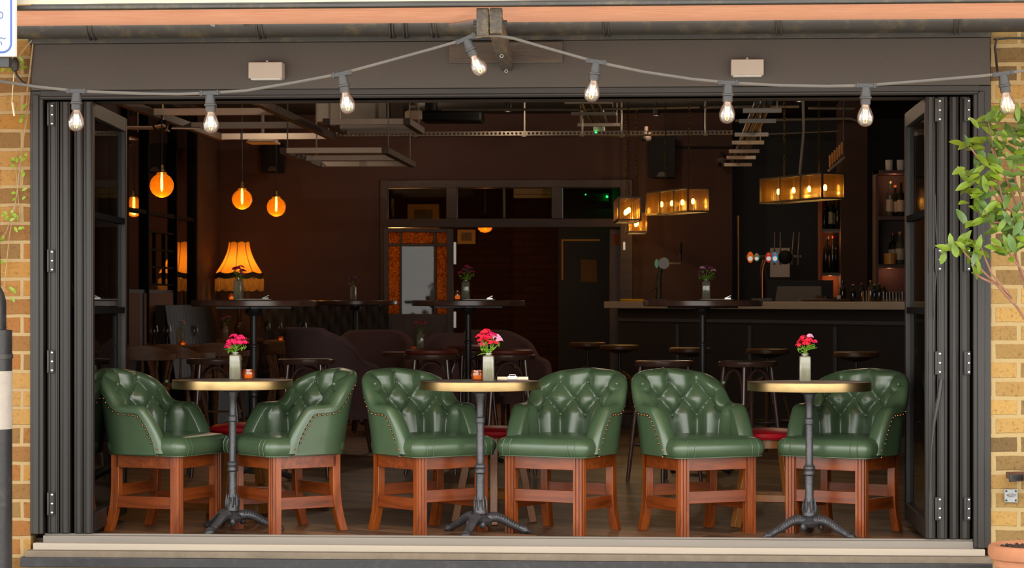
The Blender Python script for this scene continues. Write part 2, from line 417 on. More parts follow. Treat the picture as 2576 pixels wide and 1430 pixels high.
mkglass('clear_bulb', (244, 236, 228), refl=.14)
mkglass('vase_glass', (226, 228, 212), refl=.08, body=.36, bodycol=(186, 180, 156), rough=.08)
mkglass('tumbler', (235, 230, 225), refl=.05)
mkglass('amber_globe', (255, 206, 130), refl=.03, body=.03, transl=.10, bodycol=(255, 166, 36))
mkglass('amber_pot', (252, 228, 195), refl=.09, body=.1, transl=.2, bodycol=(210, 110, 40))
mkglass('clear_pot', (225, 200, 180), refl=.1, body=.15, bodycol=(150, 110, 90))
mkglass('ribbed', (236, 206, 150), refl=.05, body=.02, transl=.065, bodycol=(255, 176, 48), rough=.25)
mkglass('bottle_clear', (200, 205, 200), refl=.15, body=.1)
mkemit('filament', (255, 206, 136), 8.0)
mkemit('filament_warm', (255, 196, 90), 22.0)
mkemit('candle_glow', (255, 150, 56), .6)
mkemit('lamp_core', (255, 180, 60), 7.0)
mkemit('green_led', (30, 255, 90), 5.0)
mktransl('awning_fabric', (196, 144, 114), .40, (186, 130, 100), scale=7, stretch=(1, 3, 1))
mktransl('shade_fabric', (255, 186, 76), .6, (244, 172, 62), scale=50, stretch=(8, 8, .4))
mktransl('fringe', (190, 150, 90), .35, (120, 90, 50), scale=60, stretch=(9, 9, .3))
mk('shade_trim', (52, 44, 20), .8)
mktransl('amber_pane', (226, 120, 30), .5, (196, 92, 20), scale=30)
# textured amber door glass: hammered look
m, nt, out = newmat('hammered'); L = nt.links.new
vo = N(nt, 'ShaderNodeTexVoronoi', Scale=75.0); L(coords(nt), vo.inputs['Vector'])
rp_ = N(nt, 'ShaderNodeValToRGB'); rp_.color_ramp.elements[0].position = .15; rp_.color_ramp.elements[1].position = .6
rp_.color_ramp.elements[0].color = lin((255, 206, 116))+(1,); rp_.color_ramp.elements[1].color = lin((150, 92, 40))+(1,); L(vo.outputs['Distance'], rp_.inputs['Fac'])
tr_ = N(nt, 'ShaderNodeBsdfTranslucent'); gl_ = N(nt, 'ShaderNodeBsdfGlossy', Roughness=.12); gl_.inputs['Color'].default_value = lin((255, 170, 90))+(1,)
bp_ = N(nt, 'ShaderNodeBump', Strength=1.0, Distance=.01); L(vo.outputs['Distance'], bp_.inputs['Height']); L(bp_.outputs['Normal'], gl_.inputs['Normal'])
L(rp_.outputs['Color'], tr_.inputs['Color']); mx_ = N(nt, 'ShaderNodeMixShader'); mx_.inputs[0].default_value = .22; L(tr_.outputs[0], mx_.inputs[1]); L(gl_.outputs[0], mx_.inputs[2]); L(mx_.outputs[0], out.inputs['Surface'])
# plank floor
m, nt, out = newmat('planks'); L = nt.links.new
br = N(nt, 'ShaderNodeTexBrick'); br.offset = .37; br.inputs['Scale'].default_value = 1; br.inputs['Brick Width'].default_value = 1.1; br.inputs['Row Height'].default_value = .16
br.inputs['Mortar Size'].default_value = .006; br.inputs['Color1'].default_value = (0, 0, 0, 1); br.inputs['Color2'].default_value = (1, 1, 1, 1); br.inputs['Mortar'].default_value = (0, 0, 0, 1)
cv = coords(nt, (1, 1, 1), (0, 0, .55)); L(cv, br.inputs['Vector'])
n1 = N(nt, 'ShaderNodeTexNoise', Scale=3.0, Detail=8.0, Roughness=.65); L(coords(nt, (1.5, 16, 1), (0, 0, .55)), n1.inputs['Vector'])
ad = N(nt, 'ShaderNodeMix', data_type='FLOAT'); ad.inputs[0].default_value = .5; L(br.outputs['Color'], ad.inputs[2]); L(n1.outputs['Fac'], ad.inputs[3])
r_ = N(nt, 'ShaderNodeValToRGB'); r_.color_ramp.elements[0].position = .2; r_.color_ramp.elements[1].position = .8
r_.color_ramp.elements[0].color = lin((46, 29, 19))+(1,); r_.color_ramp.elements[1].color = lin((138, 98, 66))+(1,); L(ad.outputs[0], r_.inputs['Fac'])
mm = N(nt, 'ShaderNodeMix', data_type='RGBA'); L(br.outputs['Fac'], mm.inputs[0]); L(r_.outputs['Color'], mm.inputs[6]); mm.inputs[7].default_value = lin((34, 25, 20))+(1,)
b_ = N(nt, 'ShaderNodeBsdfPrincipled', Roughness=.45); L(mm.outputs[2], b_.inputs['Base Color'])
bp_ = N(nt, 'ShaderNodeBump', Strength=.15, Distance=.005); L(n1.outputs['Fac'], bp_.inputs['Height']); L(bp_.outputs['Normal'], b_.inputs['Normal']); L(b_.outputs[0], out.inputs['Surface'])

# ------------------------------------------------------------------ shell of the building
def zat(py, Y, px=1288): return P(px, py, Y).z
def xat(px, Y): return P(px, HY, Y).x
YB = 14.0                                   # back wall of the bar room
XL, XR = xat(553, YB), 4.0                  # side walls
ZC = 3.12; CT = ZC-.004
xl0, xr0 = xat(77, 0), xat(2492, 0)         # brick edges of the opening
zhead, zfas = zat(245, 0), zat(104, 0)
zsill = zat(1394, 0)
struct(MB().bx(-8, 7, -9, -.05, -.62, -.52).build('pavement', M['pavement']), 'grey pavement outside the bar')
struct(MB().bx(XL-.2, XR+.2, .1, 18.4, -.12, 0).build('floor', M['planks']), 'dark brown worn plank floor of the bar')
struct(MB().bx(XL-.2, XR+.2, .3, 18.4, ZC, ZC+.15).build('ceiling', M['ceiling_black']), 'black open services ceiling')
struct(MB().bx(-6.5, xl0, 0, .3, -.52, 3.6).build('wall_front_left', M['brick_left']), 'yellow stock brick pier left of the opening')
struct(MB().bx(xr0, 6, 0, .3, -.52, 3.6).build('wall_front_right', M['brick_right']), 'mixed yellow and grey brick pier right of the opening')
struct(MB().bx(xl0, xr0, .02, .3, zhead, 3.6).build('wall_front_lintel', M['fascia']), 'lintel wall above the opening')
struct(MB().bx(xl0-.02, xr0, -.03, .3, -.52, zsill-.03).build('wall_front_base', M['cement']), 'pale cement plinth below the sill')
mj = MB()
for px in (385, 1045, 1228, 1655): mj.bx(xat(px, -.03)-.004, xat(px, -.03)+.004, -.0325, -.02, -.52, zsill-.035)
struct(mj.build('trim_14', M['sill_stone']), 'mortar joints of the plinth')
struct(MB().bx(XL-.15, XL, .3, YB, 0, ZC).build('wall_left', M['wall_left_paint']))
struct(MB().bx(XR, XR+.15, .3, 18.4, 0, ZC).build('wall_right', M['black_paint']))
# fascia and frame of the opening
struct(MB().bx(xl0+.01, xr0-.005, -.03, .02, zat(222, 0), zfas).build('trim_1', M['fascia'], bevel=.003), 'brown grey painted fascia board')
struct(MB().bx(xl0, xr0, -.05, .02, zfas, zat(84, 0)).build('trim_2', M['gutter_black'], bevel=.003), 'dark eaves board behind the gutter')
struct(MB().bx(xl0+.05, xr0-.05, -.012, .12, zhead, zat(221, 0)).bx(xl0+.05, xr0-.05, -.02, .0, zat(243, 0), zat(236, 0)).build('trim_3', M['frame_metal'], bevel=.004), 'grey head rail of the folding doors')
struct(MB().bx(xl0, xat(110, 0), -.01, .12, zat(1352, 0), zat(222, 0)).bx(xat(84, 0), xat(100, 0), -.02, 0, zat(1352, 0), zat(232, 0)).build('trim_4', M['frame_metal'], bevel=.004), 'dark grey left door jamb')
struct(MB().bx(xat(2448, 0), xr0, -.01, .12, zat(1372, 0), zat(222, 0)).bx(xat(2458, 0), xat(2476, 0), -.02, 0, zat(1372, 0), zat(236, 0)).build('trim_5', M['frame_metal'], bevel=.004), 'dark grey right door jamb')
struct(MB().bx(xat(108, 0), xat(2450, 0), -.0, .13, -.02, .022).bx(xat(108, 0), xat(2450, 0), .03, .05, 0, .03).build('trim_6', M['alu'], bevel=.003), 'aluminium floor track of the folding doors')
struct(MB().bx(xl0+.02, xr0-.03, -.035, .02, -.045, -.012).build('trim_7', M['alu_bright'], bevel=.003), 'bright aluminium sill nosing')
struct(MB().bx(xl0-.01, xr0, -.07, .02, -.085, -.045).build('trim_8', M['sill_stone'], bevel=.004), 'brown stone sill step')
struct(MB().bx(xl0-.03, xr0, -.085, .0, -.122, -.075).build('trim_9', M['sill_black'], bevel=.004), 'black sill edge')

# ------------------------------------------------------------------ folding door leaves
def leaf(name, label, px0, px1, ln, tilt=0.0, rails=(545, 782), hinge=None, glass=True, bare=False, y0=.02):
    x0, x1 = xat(px0, 0.0), xat(px1, 0.0); t = x1-x0
    r = thing(name, label, 'folding door', (x0, y0, .03), tilt); r['kind'] = 'structure'
    z1 = zhead-.035; st = .055
    fr = MB().bx(0, t, 0, st, 0, z1).bx(0, t, ln-st, ln, 0, z1).bx(0, t, st, ln-st, 0, .09).bx(0, t, st, ln-st, z1-.075, z1)
    # weather profile on the nose: two raised ribs
    fr.bx(t*.12, t*.3, -.008, 0, 0, z1).bx(t*.7, t*.88, -.008, 0, 0, z1)
    for q in rails:
        z = zat(q, .5)-.03; MB().bx(.004, t-.004, st, ln-st, z-.016, z+.016).build('mid_rail', M['matt_black'], r, bevel=.002)
    fr.build('frame', M['frame_metal'], r, bevel=.004)
    MB().bx(t*.45, t*.55, st-.005, ln-st+.005, .085, z1-.07).build('glass_pane', M['pane'], r)
    if hinge is not None:
        for q in (282, 655, 912, 1275):
            z = zat(q, 0)-.03; k = MB().bx(hinge-.012, hinge+.012, -.016, -.008, z-.055, z+.055).cyl((hinge-.014, -.02, z-.055), (hinge-.014, -.02, z+.055), .006, n=8)
            hg = k.build('hinge', M['black_metal'], r, bevel=.001)
            for dz in (-.043, 0, .043): MB().sph((hinge+.004, -.017, z+dz), .0075, 8, 6, (1, .5, 1)).build('screw', M['steel'], hg)
    return r
LN = 1.15; TL = math.radians(4.5)
leaf('door_1', 'outermost folded glass door leaf beside the left jamb, hinge plates with bright screws', 116, 146, LN, TL, hinge=.022)
leaf('door_2', 'second folded glass door leaf from the left jamb', 148, 174, LN, TL)
leaf('door_3', 'third folded glass door leaf from the left jamb, after a dark gap', 184, 206, LN, TL)
leaf('door_4', 'innermost left glass door leaf, its pane side seen beside the green chair', 207, 231, LN, TL)
leaf('door_5', 'innermost right glass door leaf, turned a little into the bar', 2329, 2355, 1.07)
leaf('door_6', 'folded glass door leaf second from the right stack edge, hinge plates', 2358, 2385, 1.07, hinge=.008)
leaf('door_7', 'folded glass door leaf third in the right stack', 2390, 2413, 1.07)
leaf('door_8', 'folded glass door leaf beside the right jamb, hinge plates with screws', 2416, 2442, 1.07, hinge=.036)
# loose rubber gasket hanging from the right stack
tag(MB().tube([P(2352, 490, -.012), P(2354, 560, -.02), P(2360, 640, -.03), P(2352, 720, -.02), P(2350, 800, -.012)], .004, 6).build('rubber_gasket', M['cable_black']), 'loose thin black rubber seal hanging off the upper right door stack', 'door seal')
tag(MB().tube([P(2368, 955, -.012), P(2362, 1000, -.03), P(2350, 1060, -.02), P(2343, 1130, -.012), P(2340, 1240, -.012)], [.011, .011, .009, .005, .004], 6).build('rubber_gasket', M['cable_black']), 'thick black rubber seal peeling off the lower right door stack', 'door seal')

# ------------------------------------------------------------------ awning, gutter, beam, boxes
YA = -1.62
aw = thing('awning', 'salmon orange canvas awning seen from below along the top edge', 'awning', (0, 0, zat(40, -.8)))
za0, za1 = zat(56, -.19, 1288), zat(16, YA, 1288)
rows = []
for j in range(15):
    f = j/14; y = -.19+(YA+.19)*f; rows.append([(x, y, za0+(za1-za0)*f-.012*math.sin(PI*f)) for x in [(-4.6+8*i/40) for i in range(41)]])
MB().grid(rows).build('canvas', M['awning_fabric'], aw, world=True)
MB().bx(-4.6, 3.4, YA-.05, YA, za1-.003, za1+.015).build('front_bar', M['gutter_black'], aw, world=True, bevel=.004)
rows = [[(-4.6+8*i/60, YA-.06-.004*math.sin(i*1.9), za1-.008+f*.16) for i in range(61)] for f in (.16, .6, 1)]
MB().grid(rows).build('valance', M['cream'], aw, world=True)
gt = thing('gutter', 'long black half round rain gutter streaked with dirt', 'gutter', (0, 0, zat(95, -.13)))
zg = zat(57, -.13); prof = []
for k in range(13):
    a = PI+PI*k/12; prof.append((.062*math.cos(a), .060*math.sin(a)))
for k in range(13):
    a = 2*PI-PI*k/12; prof.append((.057*math.cos(a), .055*math.sin(a)))
MB().rings([[(x, -.115+p[0], zg+p[1]) for p in prof] for x in [(-4.4+i*.3) for i in range(26)]]).build('trough', M['gutter_black'], gt, world=True)
for px in (216, 645, 1083, 1517, 1952, 2402):
    x = xat(px, -.18); b = MB()
    for dx in (0, .022): b.tube([(x+dx+.012*(k/8), -.115+.066*math.cos(PI+PI*k/8*1.05), zg+.066*math.sin(PI+PI*k/8*1.05)) for k in range(9)], .005, 6)
    b.build('bracket', M['gutter_black'], gt, world=True)
x = xat(1003, -.18); b = MB()
for dx in (-.045, -.03, .02, .035): b.tube([(x+dx, -.115+.066*math.cos(PI+PI*k/10), zg+.066*math.sin(PI+PI*k/10)) for k in range(11)], .006, 6)
b.build('union_joint', M['gutter_black'], gt, world=True)
bm_ = thing('timber_beam', 'weathered dark timber beam jutting out from the fascia above the middle table', 'beam', (xat(1250, -.8), -.8, 2.25))
xb, zb0, zb1 = xat(1231, YA), zat(87, YA), zat(20, YA); hw = .05
pa_, pb_ = Vector((xat(1246, YA), YA+.02, 0)), Vector((xat(1275, -.03), -.032, 0))
MB().rings([[(p.x-.026, p.y, zb0), (p.x+.026, p.y, zb0), (p.x+.026, p.y, zb1-.02), (p.x-.026, p.y, zb1-.02)] for p in (pa_, pb_)]).build('beam_body', M['oldwood_y'], bm_, world=True, bevel=.004)
MB().bx(xb-hw-.003, xb-.002, YA-.01, YA+.03, zb0-.004, zb1).bx(xb+.002, xb+hw+.003, YA-.012, YA+.03, zb0+.006, zb1).build('end_block', M['oldwood_y'], bm_, world=True, bevel=.004)
e_ = MB()
for q in (.5, .97): e_.tube([(pa_.lerp(pb_, q).x+.007*math.cos(a*PI/6), pa_.lerp(pb_, q).y+.02*(q > .9)*-1, zb0-.008+.007*math.sin(a*PI/6)) for a in range(12)], .0025, 6, closed=True)
e_.build('screw_eye', M['steel'], bm_, world=True)
e_ = MB().cyl((xb+hw, YA+.04, zb0+.055), (xb+hw+.02, YA+.04, zb0+.055), .009, n=8).cyl((xb-hw, YA+.04, zb0+.055), (xb-hw-.02, YA+.04, zb0+.055), .009, n=8)
e_.build('bolt', M['iron_black'], bm_, world=True)
tag(MB().cyl(P(1196, 54, YA+.16), P(1135, 64, -.5), .012, n=10).build('support_tube', M['galv']), 'short grey metal tube meeting the left side of the timber beam', 'tube')
tag(MB().bx(xat(1131, -.03), xat(1416, -.03), -.062, -.031, zat(159, -.05), zat(106, -.05)).build('timber_plank', M['oldwood'], bevel=.003), 'short grey timber plank fixed on the fascia behind the beam', 'plank')
for i, (a, b, c, d, lab) in enumerate(((626, 711, 157, 198, 'grey box light fitting on the fascia to the left of the timber beam'), (1839, 1921, 150, 190, 'grey box light fitting on the fascia to the right of the timber beam'))):
    t = thing('wall_light', lab, 'wall light', ((xat(a, -.1)+xat(b, -.1))/2, -.03, zat(d, -.1, a)), 0, 'box lights on the fascia')
    w_ = xat(b, -.1)-xat(a, -.1); h_ = zat(c, -.1, a)-zat(d, -.1, a)
    MB().bx(-w_/2, w_/2, -.085, 0, 0, h_).build('housing', M['box_grey'], t, bevel=.004)
    MB().bx(-w_/2+.01, w_/2-.01, -.07, -.015, -.004, 0).build('lens', M['white_plastic'], t)
    MB().cyl((0, -.03, h_-.002), (0, -.03, h_+.012), .006, n=8).build('screw_cap', M['white_plastic'], t)
# debris on the gutter lip
tag(MB().grid([[P(505+i*9, 52-6*math.sin(i*1.3)+j*5, -.19) for i in range(5)] for j in range(3)]).build('torn_flashing', M['galv']), 'torn grey scrap of flashing on the gutter lip', 'scrap')
tag(MB().tube([P(613, 62, -.185), P(626, 57, -.19), P(640, 55, -.185)], .006, 6).build('dead_leaf', M['oldwood']), 'small dry brown leaf lying on the gutter lip', 'leaf')

# ------------------------------------------------------------------ festoon lights
fs = thing('festoon_lights', 'grey festoon cable with eight clear glowing bulbs across the front', 'string lights', (xat(1230, YA), YA, zat(90, YA)))
def fy(px): return YA+.02+ (0.0 if 150 < px < 2300 else 0.0)
cpts = [(-60, 196), (0, 204), (90, 218), (193, 229), (360, 236), (450, 237), (528, 234), (620, 228), (740, 208), (855, 186), (960, 158), (1080, 125), (1180, 96), (1215, 90), (1250, 89), (1290, 96), (1390, 125), (1497, 155), (1620, 181), (1740, 199), (1835, 208), (1960, 215), (2080, 217), (2180, 215), (2330, 203), (2470, 191), (2530, 184), (2590, 176)]
MB().tube([P(x_, y_, fy(x_)) for x_, y_ in cpts], .0062, 8).build('cable', M['cable'], fs, world=True)
bulbs = [(193, 229, -1), (528, 234, 2), (860, 186, 10), (1172, 97, 24), (1500, 155, -8), (1832, 208, -2), (2178, 215, -1), (2523, 185, 8)]
def bulb_at(px, py, rot):
    o_ = P(px, py, fy(px)); R = Matrix.Rotation(-math.radians(rot), 4, 'Y'); T = Matrix.Translation(o_)
    k = .98
    so = MB().bx(-.043, .043, -.009, .009, -.009, .007).lathe([(.018, -.008), (.020, -.02), (.022, -.045), (.0255, -.047), (.0255, -.054), (.021, -.056), (.021, -.078), (.018, -.08)], n=18)
    for s_ in (-1, 1): so.bx(s_*.034-.003, s_*.034+.003, -.012, .012, -.011, .010)
    so.xf(T@R); so_ = so.build('socket', M['socket' if px < 2500 else 'cable_black'], fs, world=True)
    bl = MB().lathe([(.016, -.078), (.018, -.088), (.027, -.105), (.0325, -.122), (.034, -.134), (.032, -.148), (.0255, -.160), (.014, -.1675), (.0005, -.170)], n=24, cap=False).xf(T@R)
    bl.build('bulb', M['clear_bulb'], so_, world=True)
    fl = MB()
    for a in range(4):
        c_, s2 = math.cos(a*PI/2+.5), math.sin(a*PI/2+.5)
        fl.cyl((.0075*c_, .0075*s2, -.100), (.0085*c_, .0085*s2, -.140), .0022, n=6)
    fl.xf(T@R).build('filament', M['filament'], so_, world=True)
    MB().lathe([(.010, -.08), (.008, -.095), (.003, -.1)], n=12).lathe([(.003, -.1), (.002, -.145)], n=8).xf(T@R).build('stem', M['brass_dark'], so_, world=True)
    L_ = lamp('festoon_glow', o_+R.to_3x3()@Vector((0, 0, -.152)), (255, 205, 140), .7, 0)
for q in bulbs: bulb_at(*q)
# ------------------------------------------------------------------ sign, post, vine, right-hand things
sg = thing('street_sign', 'white sign with a blue rounded border cut off at the upper left corner', 'sign', (xat(-60, -1.75), -1.75, zat(133, -1.75)))
x0, x1 = xat(-150, -1.75), xat(40, -1.75); z0, z1 = zat(134, -1.75), zat(-60, -1.75)
MB().bx(x0, x1, -1.76, -1.73, z0, z1).build('plate', M['sign_white'], sg, world=True, bevel=.003)
pt = [(x, z) for x, z in [(a+(x0+x1)/2, b+(z0+z1)/2) for a, b in rrect(x1-x0-.035, z1-z0-.035, .035, 6)]]
MB().tube([(x, -1.7615, z) for x, z in pt], .0045, 6, closed=True).build('border', M['sign_blue'], sg, world=True)
ring = [P(2+5*math.cos(a*PI/8), 38+8*math.sin(a*PI/8), -1.7615) for a in range(16)]
MB().tube(ring, .0022, 6, closed=True).tube([P(-4, 97, -1.7615), P(4, 95, -1.7615), P(9, 98, -1.7615), P(14, 95, -1.7615)], .0022, 6).tube([P(-5, 112, -1.7615), P(-4, 107, -1.7615), P(1, 105, -1.7615), P(4, 108, -1.7615), P(4, 113, -1.7615)], .0020, 6).build('lettering', M['sign_blue'], sg, world=True)
MB().bx(xat(-60, -1.7), xat(28, -1.7), -1.735, -1.69, zat(161, -1.72), z0+.05).build('bracket', M['black_metal'], sg, world=True)
po = thing('street_post', 'black street post with a worn white band at the lower left edge', 'post', (xat(-22, -1.0), -1.0, -.52))
s_ = SC(0, -1.0); zz = lambda q: zat(q, -1.0)+.52; rr_ = 52/s_
MB().lathe([(rr_, 0), (rr_, zz(1084))], n=36).build('lower_shaft', M['post_black'], po)
MB().lathe([(rr_+.001, zz(1084)), (rr_+.001, zz(936))], n=36, cap=False).build('white_band', M['post_white'], po)
MB().lathe([(rr_, zz(936)), (rr_, zz(832)), (rr_*.72, zz(830)), (rr_*.72, zz(760)), (rr_*.62, zz(738)), (rr_*.45, zz(722)), (rr_*.42, zz(600)), (rr_*.42, zz(420)), (.001, zz(415))], n=36).build('upper_shaft', M['post_black'], po)
MB().lathe([(rr_+.004, zz(905)), (rr_+.004, zz(893))], n=36).build('strap', M['iron_black'], po)
# climbing vine with cable on the left brick
def leafmesh(mb, base, d, up, L_, W_, fold=.25, tip=1.0):
    d = d.normalized(); side = d.cross(up).normalized(); nn = side.cross(d).normalized(); n_ = 5; rows = []
    for i in range(n_+1):
        f = i/n_; wd = W_*math.sin(PI*min(1, f*.93+.04))**.8*(1-.15*f)*.5; c = base+d*L_*f-nn*L_*.18*f*f
        rows.append([c-side*wd+nn*wd*fold, c, c+side*wd+nn*wd*fold])
    mb.grid(rows)
vn = thing('climbing_vine', 'thin climbing vine with small fresh leaves on the left brick pier', 'vine', (xat(45, -.03), -.02, -.5))
st_ = MB(); lv = MB(); rnd = random.Random(3)
for pts in ([(75, 232), (68, 300), (56, 370), (48, 450), (38, 510), (18, 580), (0, 610)], [(82, 104), (70, 220), (62, 330), (50, 420), (40, 510), (24, 590), (14, 690), (6, 760)], [(40, 420), (46, 500), (52, 560)], [(0, 720), (14, 730), (20, 735)]):
    st_.tube([P(a, b, -.018-.01*rnd.random()) for a, b in pts], .0022, 5)
for (a, b, k) in ((22, 160, 9), (66, 168, 4), (40, 410, 4), (56, 400, 3), (60, 440, 2), (45, 490, 4), (36, 545, 7), (10, 605, 4), (6, 650, 3), (22, 735, 4), (58, 300, 2), (64, 260, 2), (12, 540, 3), (44, 575, 3)):
    for _ in range(k):
        p = P(a+rnd.uniform(-12, 12), b+rnd.uniform(-14, 14), -.025-.03*rnd.random())
        leafmesh(lv, p, Vector((rnd.uniform(-1, 1), -.5, rnd.uniform(-1, .6))), Vector((0, -1, .4)), rnd.uniform(.018, .034), rnd.uniform(.012, .02))
st_.build('stems', M['twig'], vn, world=True); lv.build('foliage', M['leaf_vine'], vn, world=True)
pl = thing('cable_plug', 'black outdoor cable connector hanging on the left brick pier', 'connector', P(38, 180, -.05))
MB().lathe([(.007, -.03), (.016, -.022), (.018, 0), (.018, .02), (.012, .034), (.006, .04)], c=P(38, 165, -.05), n=14).build('connector_body', M['cable_black'], pl, world=True)
MB().tube([P(38, 178, -.05), P(42, 190, -.05), P(55, 205, -.06), P(72, 216, -.1), P(85, 219, -.3)], .006, 7).build('lead', M['cable_black'], pl, world=True)
MB().tube([P(40, 158, -.05), P(52, 135, -.05), P(70, 112, -.05), P(80, 102, -.05), P(83, 108, -.04), P(76, 180, -.04), P(68, 230, -.03)], .0035, 6).build('cord', M['twig'], pl, world=True)
tag(MB().tube([P(35, 185, -.03), P(32, 225, -.03), P(30, 258, -.03)], .002, 5).tube([P(31, 258, -.03), P(36, 292, -.03)], .005, 5).build('loose_wire', M['paper']), 'short loose white wire end hanging on the left brick pier', 'wire')
tag(MB().tube([P(2500, 100, -.03), P(2508, 96, -.03), P(2503, 118, -.03), P(2506, 150, -.04), P(2509, 180, -.1)], .006, 7).tube([P(2509, 98, -.03), P(2540, 96, -.03), P(2600, 97, -.03)], .005, 6).build('black_cable', M['cable_black']), 'black cable running down the right brick pier to the end bulb', 'cable')
# wall plate and small box on the right brick
wp = thing('wall_plate', 'square galvanised eye plate screwed to the right brick pier', 'wall plate', P(2543, 1266, -.01))
c = P(2543, 1248, -.006); MB().box(c, (.062, .012, .064)).build('plate', M['galv'], wp, world=True, bevel=.002)
q = MB().tube([c+Vector((.016*math.cos(a*PI/8), -.012-.014*math.sin(a*PI/8), .004)) for a in range(9)], .005, 8); q.build('eye', M['galv'], wp, world=True)
for a in (-1, 1):
    for b in (-1, 1): MB().sph(c+Vector((.022*a, -.007, .022*b)), .005, 8, 5).build('screw', M['iron_black'], wp, world=True)
bx_ = thing('hanging_sign', 'brown boxed sign edge sticking out at the right border above the eye plate', 'sign', P(2570, 1218, -.2))
MB().xf(Matrix()).box(P(2592, 1200, -.16), (.12, .26, .03), rz=.35).build('board', M['plaster_panel'], bx_, world=True, bevel=.003)
MB().box(P(2556, 1203, -.27), (.09, .012, .034), rz=.75).build('end_plate', M['black_metal'], bx_, world=True, bevel=.002)
MB().box(P(2554, 1203, -.279), (.04, .003, .012), rz=.75).build('label_strip', M['box_grey'], bx_, world=True)
# terracotta pot with bay tree
YP = -.72; sp_ = SC(2600, YP); cx = xat(2608, YP); zt = zat(1362, YP)
pot = thing('plant_pot', 'round terracotta pot with a thick rim at the lower right corner', 'plant pot', (cx, YP, -.52))
R_ = 121/sp_; zr = zt+.52
MB().lathe([(R_*.55, 0), (R_*.60, .005), (R_*.84, zr-.115), (R_*.855, zr-.10), (R_*.88, zr-.095), (R_*.88, zr-.078), (R_*.9, zr-.068), (R_*.97, zr-.06), (R_, zr-.045), (R_, zr-.02), (R_*.975, zr-.004), (R_*.93, zr), (R_*.86, zr-.006), (R_*.84, zr-.03), (R_*.82, zr-.06)], n=56, cap=False).build('pot_body', M['terracotta'], pot)
rnd = random.Random(8); so = MB().lathe([(R_*.84, zr-.028), (R_*.6, zr-.02), (R_*.3, zr-.012), (.001, zr-.01)], n=40)
for _ in range(160):
    a, r = rnd.uniform(0, 2*PI), R_*.8*math.sqrt(rnd.random()); so.sph((r*math.cos(a), r*math.sin(a), zr-.016), rnd.uniform(.004, .01), 6, 4)
so.build('soil', M['soil'], pot)
tr = thing('bay_tree', 'young bay tree with glossy yellow green leaves reaching in from the right edge', 'tree', (cx, YP, zt-.03))
bk = MB(); f1 = MB(); f2 = MB()
def branch(pts, r0, r1):
    p = [P(a, b, c) for a, b, c in pts]; bk.tube(p, [r0+(r1-r0)*i/(len(p)-1) for i in range(len(p))], 7); return p
trunk = [Vector((cx, YP, zt-.03)), P(2612, 1100, YP), P(2606, 900, YP), P(2600, 780, YP)]
bk.tube(trunk, [.014, .012, .010, .009], 8)
brs = [
 [(2602, 840, YP), (2560, 775, YP-.02), (2505, 715, YP-.04), (2470, 680, YP-.05), (2428, 638, YP-.06), (2418, 622, YP-.06)],
 [(2545, 750, YP), (2515, 715, YP-.05), (2495, 690, YP-.06), (2478, 650, YP-.06), (2468, 622, YP-.06)],
 [(2600, 800, YP), (2560, 660, YP), (2535, 560, YP), (2505, 430, YP-.03), (2492, 340, YP-.04), (2485, 300, YP-.04)],
 [(2560, 545, YP), (2525, 515, YP-.03), (2490, 480, YP-.05), (2475, 450, YP-.06)],
 [(2560, 520, YP), (2540, 470, YP), (2508, 400, YP-.02), (2500, 375, YP-.03)],
 [(2590, 560, YP), (2570, 500, YP), (2545, 430, YP), (2536, 400, YP), (2522, 390, YP)],
 [(2545, 560, YP-.02), (2500, 560, YP-.05), (2475, 530, YP-.06)],
 [(2602, 760, YP), (2570, 680, YP-.02), (2540, 640, YP-.03), (2530, 620, YP-.04)],
 [(2500, 714, YP-.04), (2470, 700, YP-.05), (2453, 690, YP-.05)],
 [(2600, 620, YP), (2585, 560, YP-.02), (2570, 520, YP-.02)],
 [(2590, 480, YP), (2570, 420, YP-.02), (2560, 380, YP-.02)],
 [(2500, 430, YP-.03), (2470, 410, YP-.06), (2440, 370, YP-.07)],
]
bp = [branch(b, .0065, .003) for b in brs]
rnd = random.Random(21)
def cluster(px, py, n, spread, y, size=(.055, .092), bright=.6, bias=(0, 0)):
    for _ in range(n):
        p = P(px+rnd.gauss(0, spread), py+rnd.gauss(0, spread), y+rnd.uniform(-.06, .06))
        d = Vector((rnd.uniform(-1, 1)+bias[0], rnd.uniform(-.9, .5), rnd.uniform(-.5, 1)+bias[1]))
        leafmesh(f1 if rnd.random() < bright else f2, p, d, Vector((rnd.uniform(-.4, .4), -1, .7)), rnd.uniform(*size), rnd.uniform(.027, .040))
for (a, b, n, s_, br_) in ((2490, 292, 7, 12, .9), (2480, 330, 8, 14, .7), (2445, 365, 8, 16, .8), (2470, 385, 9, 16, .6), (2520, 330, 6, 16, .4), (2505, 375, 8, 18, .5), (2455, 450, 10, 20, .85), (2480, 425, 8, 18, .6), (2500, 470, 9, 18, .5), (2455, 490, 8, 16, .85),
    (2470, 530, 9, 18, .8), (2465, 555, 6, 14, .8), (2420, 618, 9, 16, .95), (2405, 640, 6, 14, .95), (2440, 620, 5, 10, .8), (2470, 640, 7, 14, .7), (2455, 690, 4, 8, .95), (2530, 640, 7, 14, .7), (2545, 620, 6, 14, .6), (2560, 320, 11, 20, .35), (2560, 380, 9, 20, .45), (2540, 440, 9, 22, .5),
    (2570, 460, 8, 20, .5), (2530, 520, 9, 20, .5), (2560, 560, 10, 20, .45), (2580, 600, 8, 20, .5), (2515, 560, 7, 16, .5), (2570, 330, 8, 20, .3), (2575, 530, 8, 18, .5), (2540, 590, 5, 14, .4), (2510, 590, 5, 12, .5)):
    cluster(a, b, n, s_, YP-.03, bright=br_)
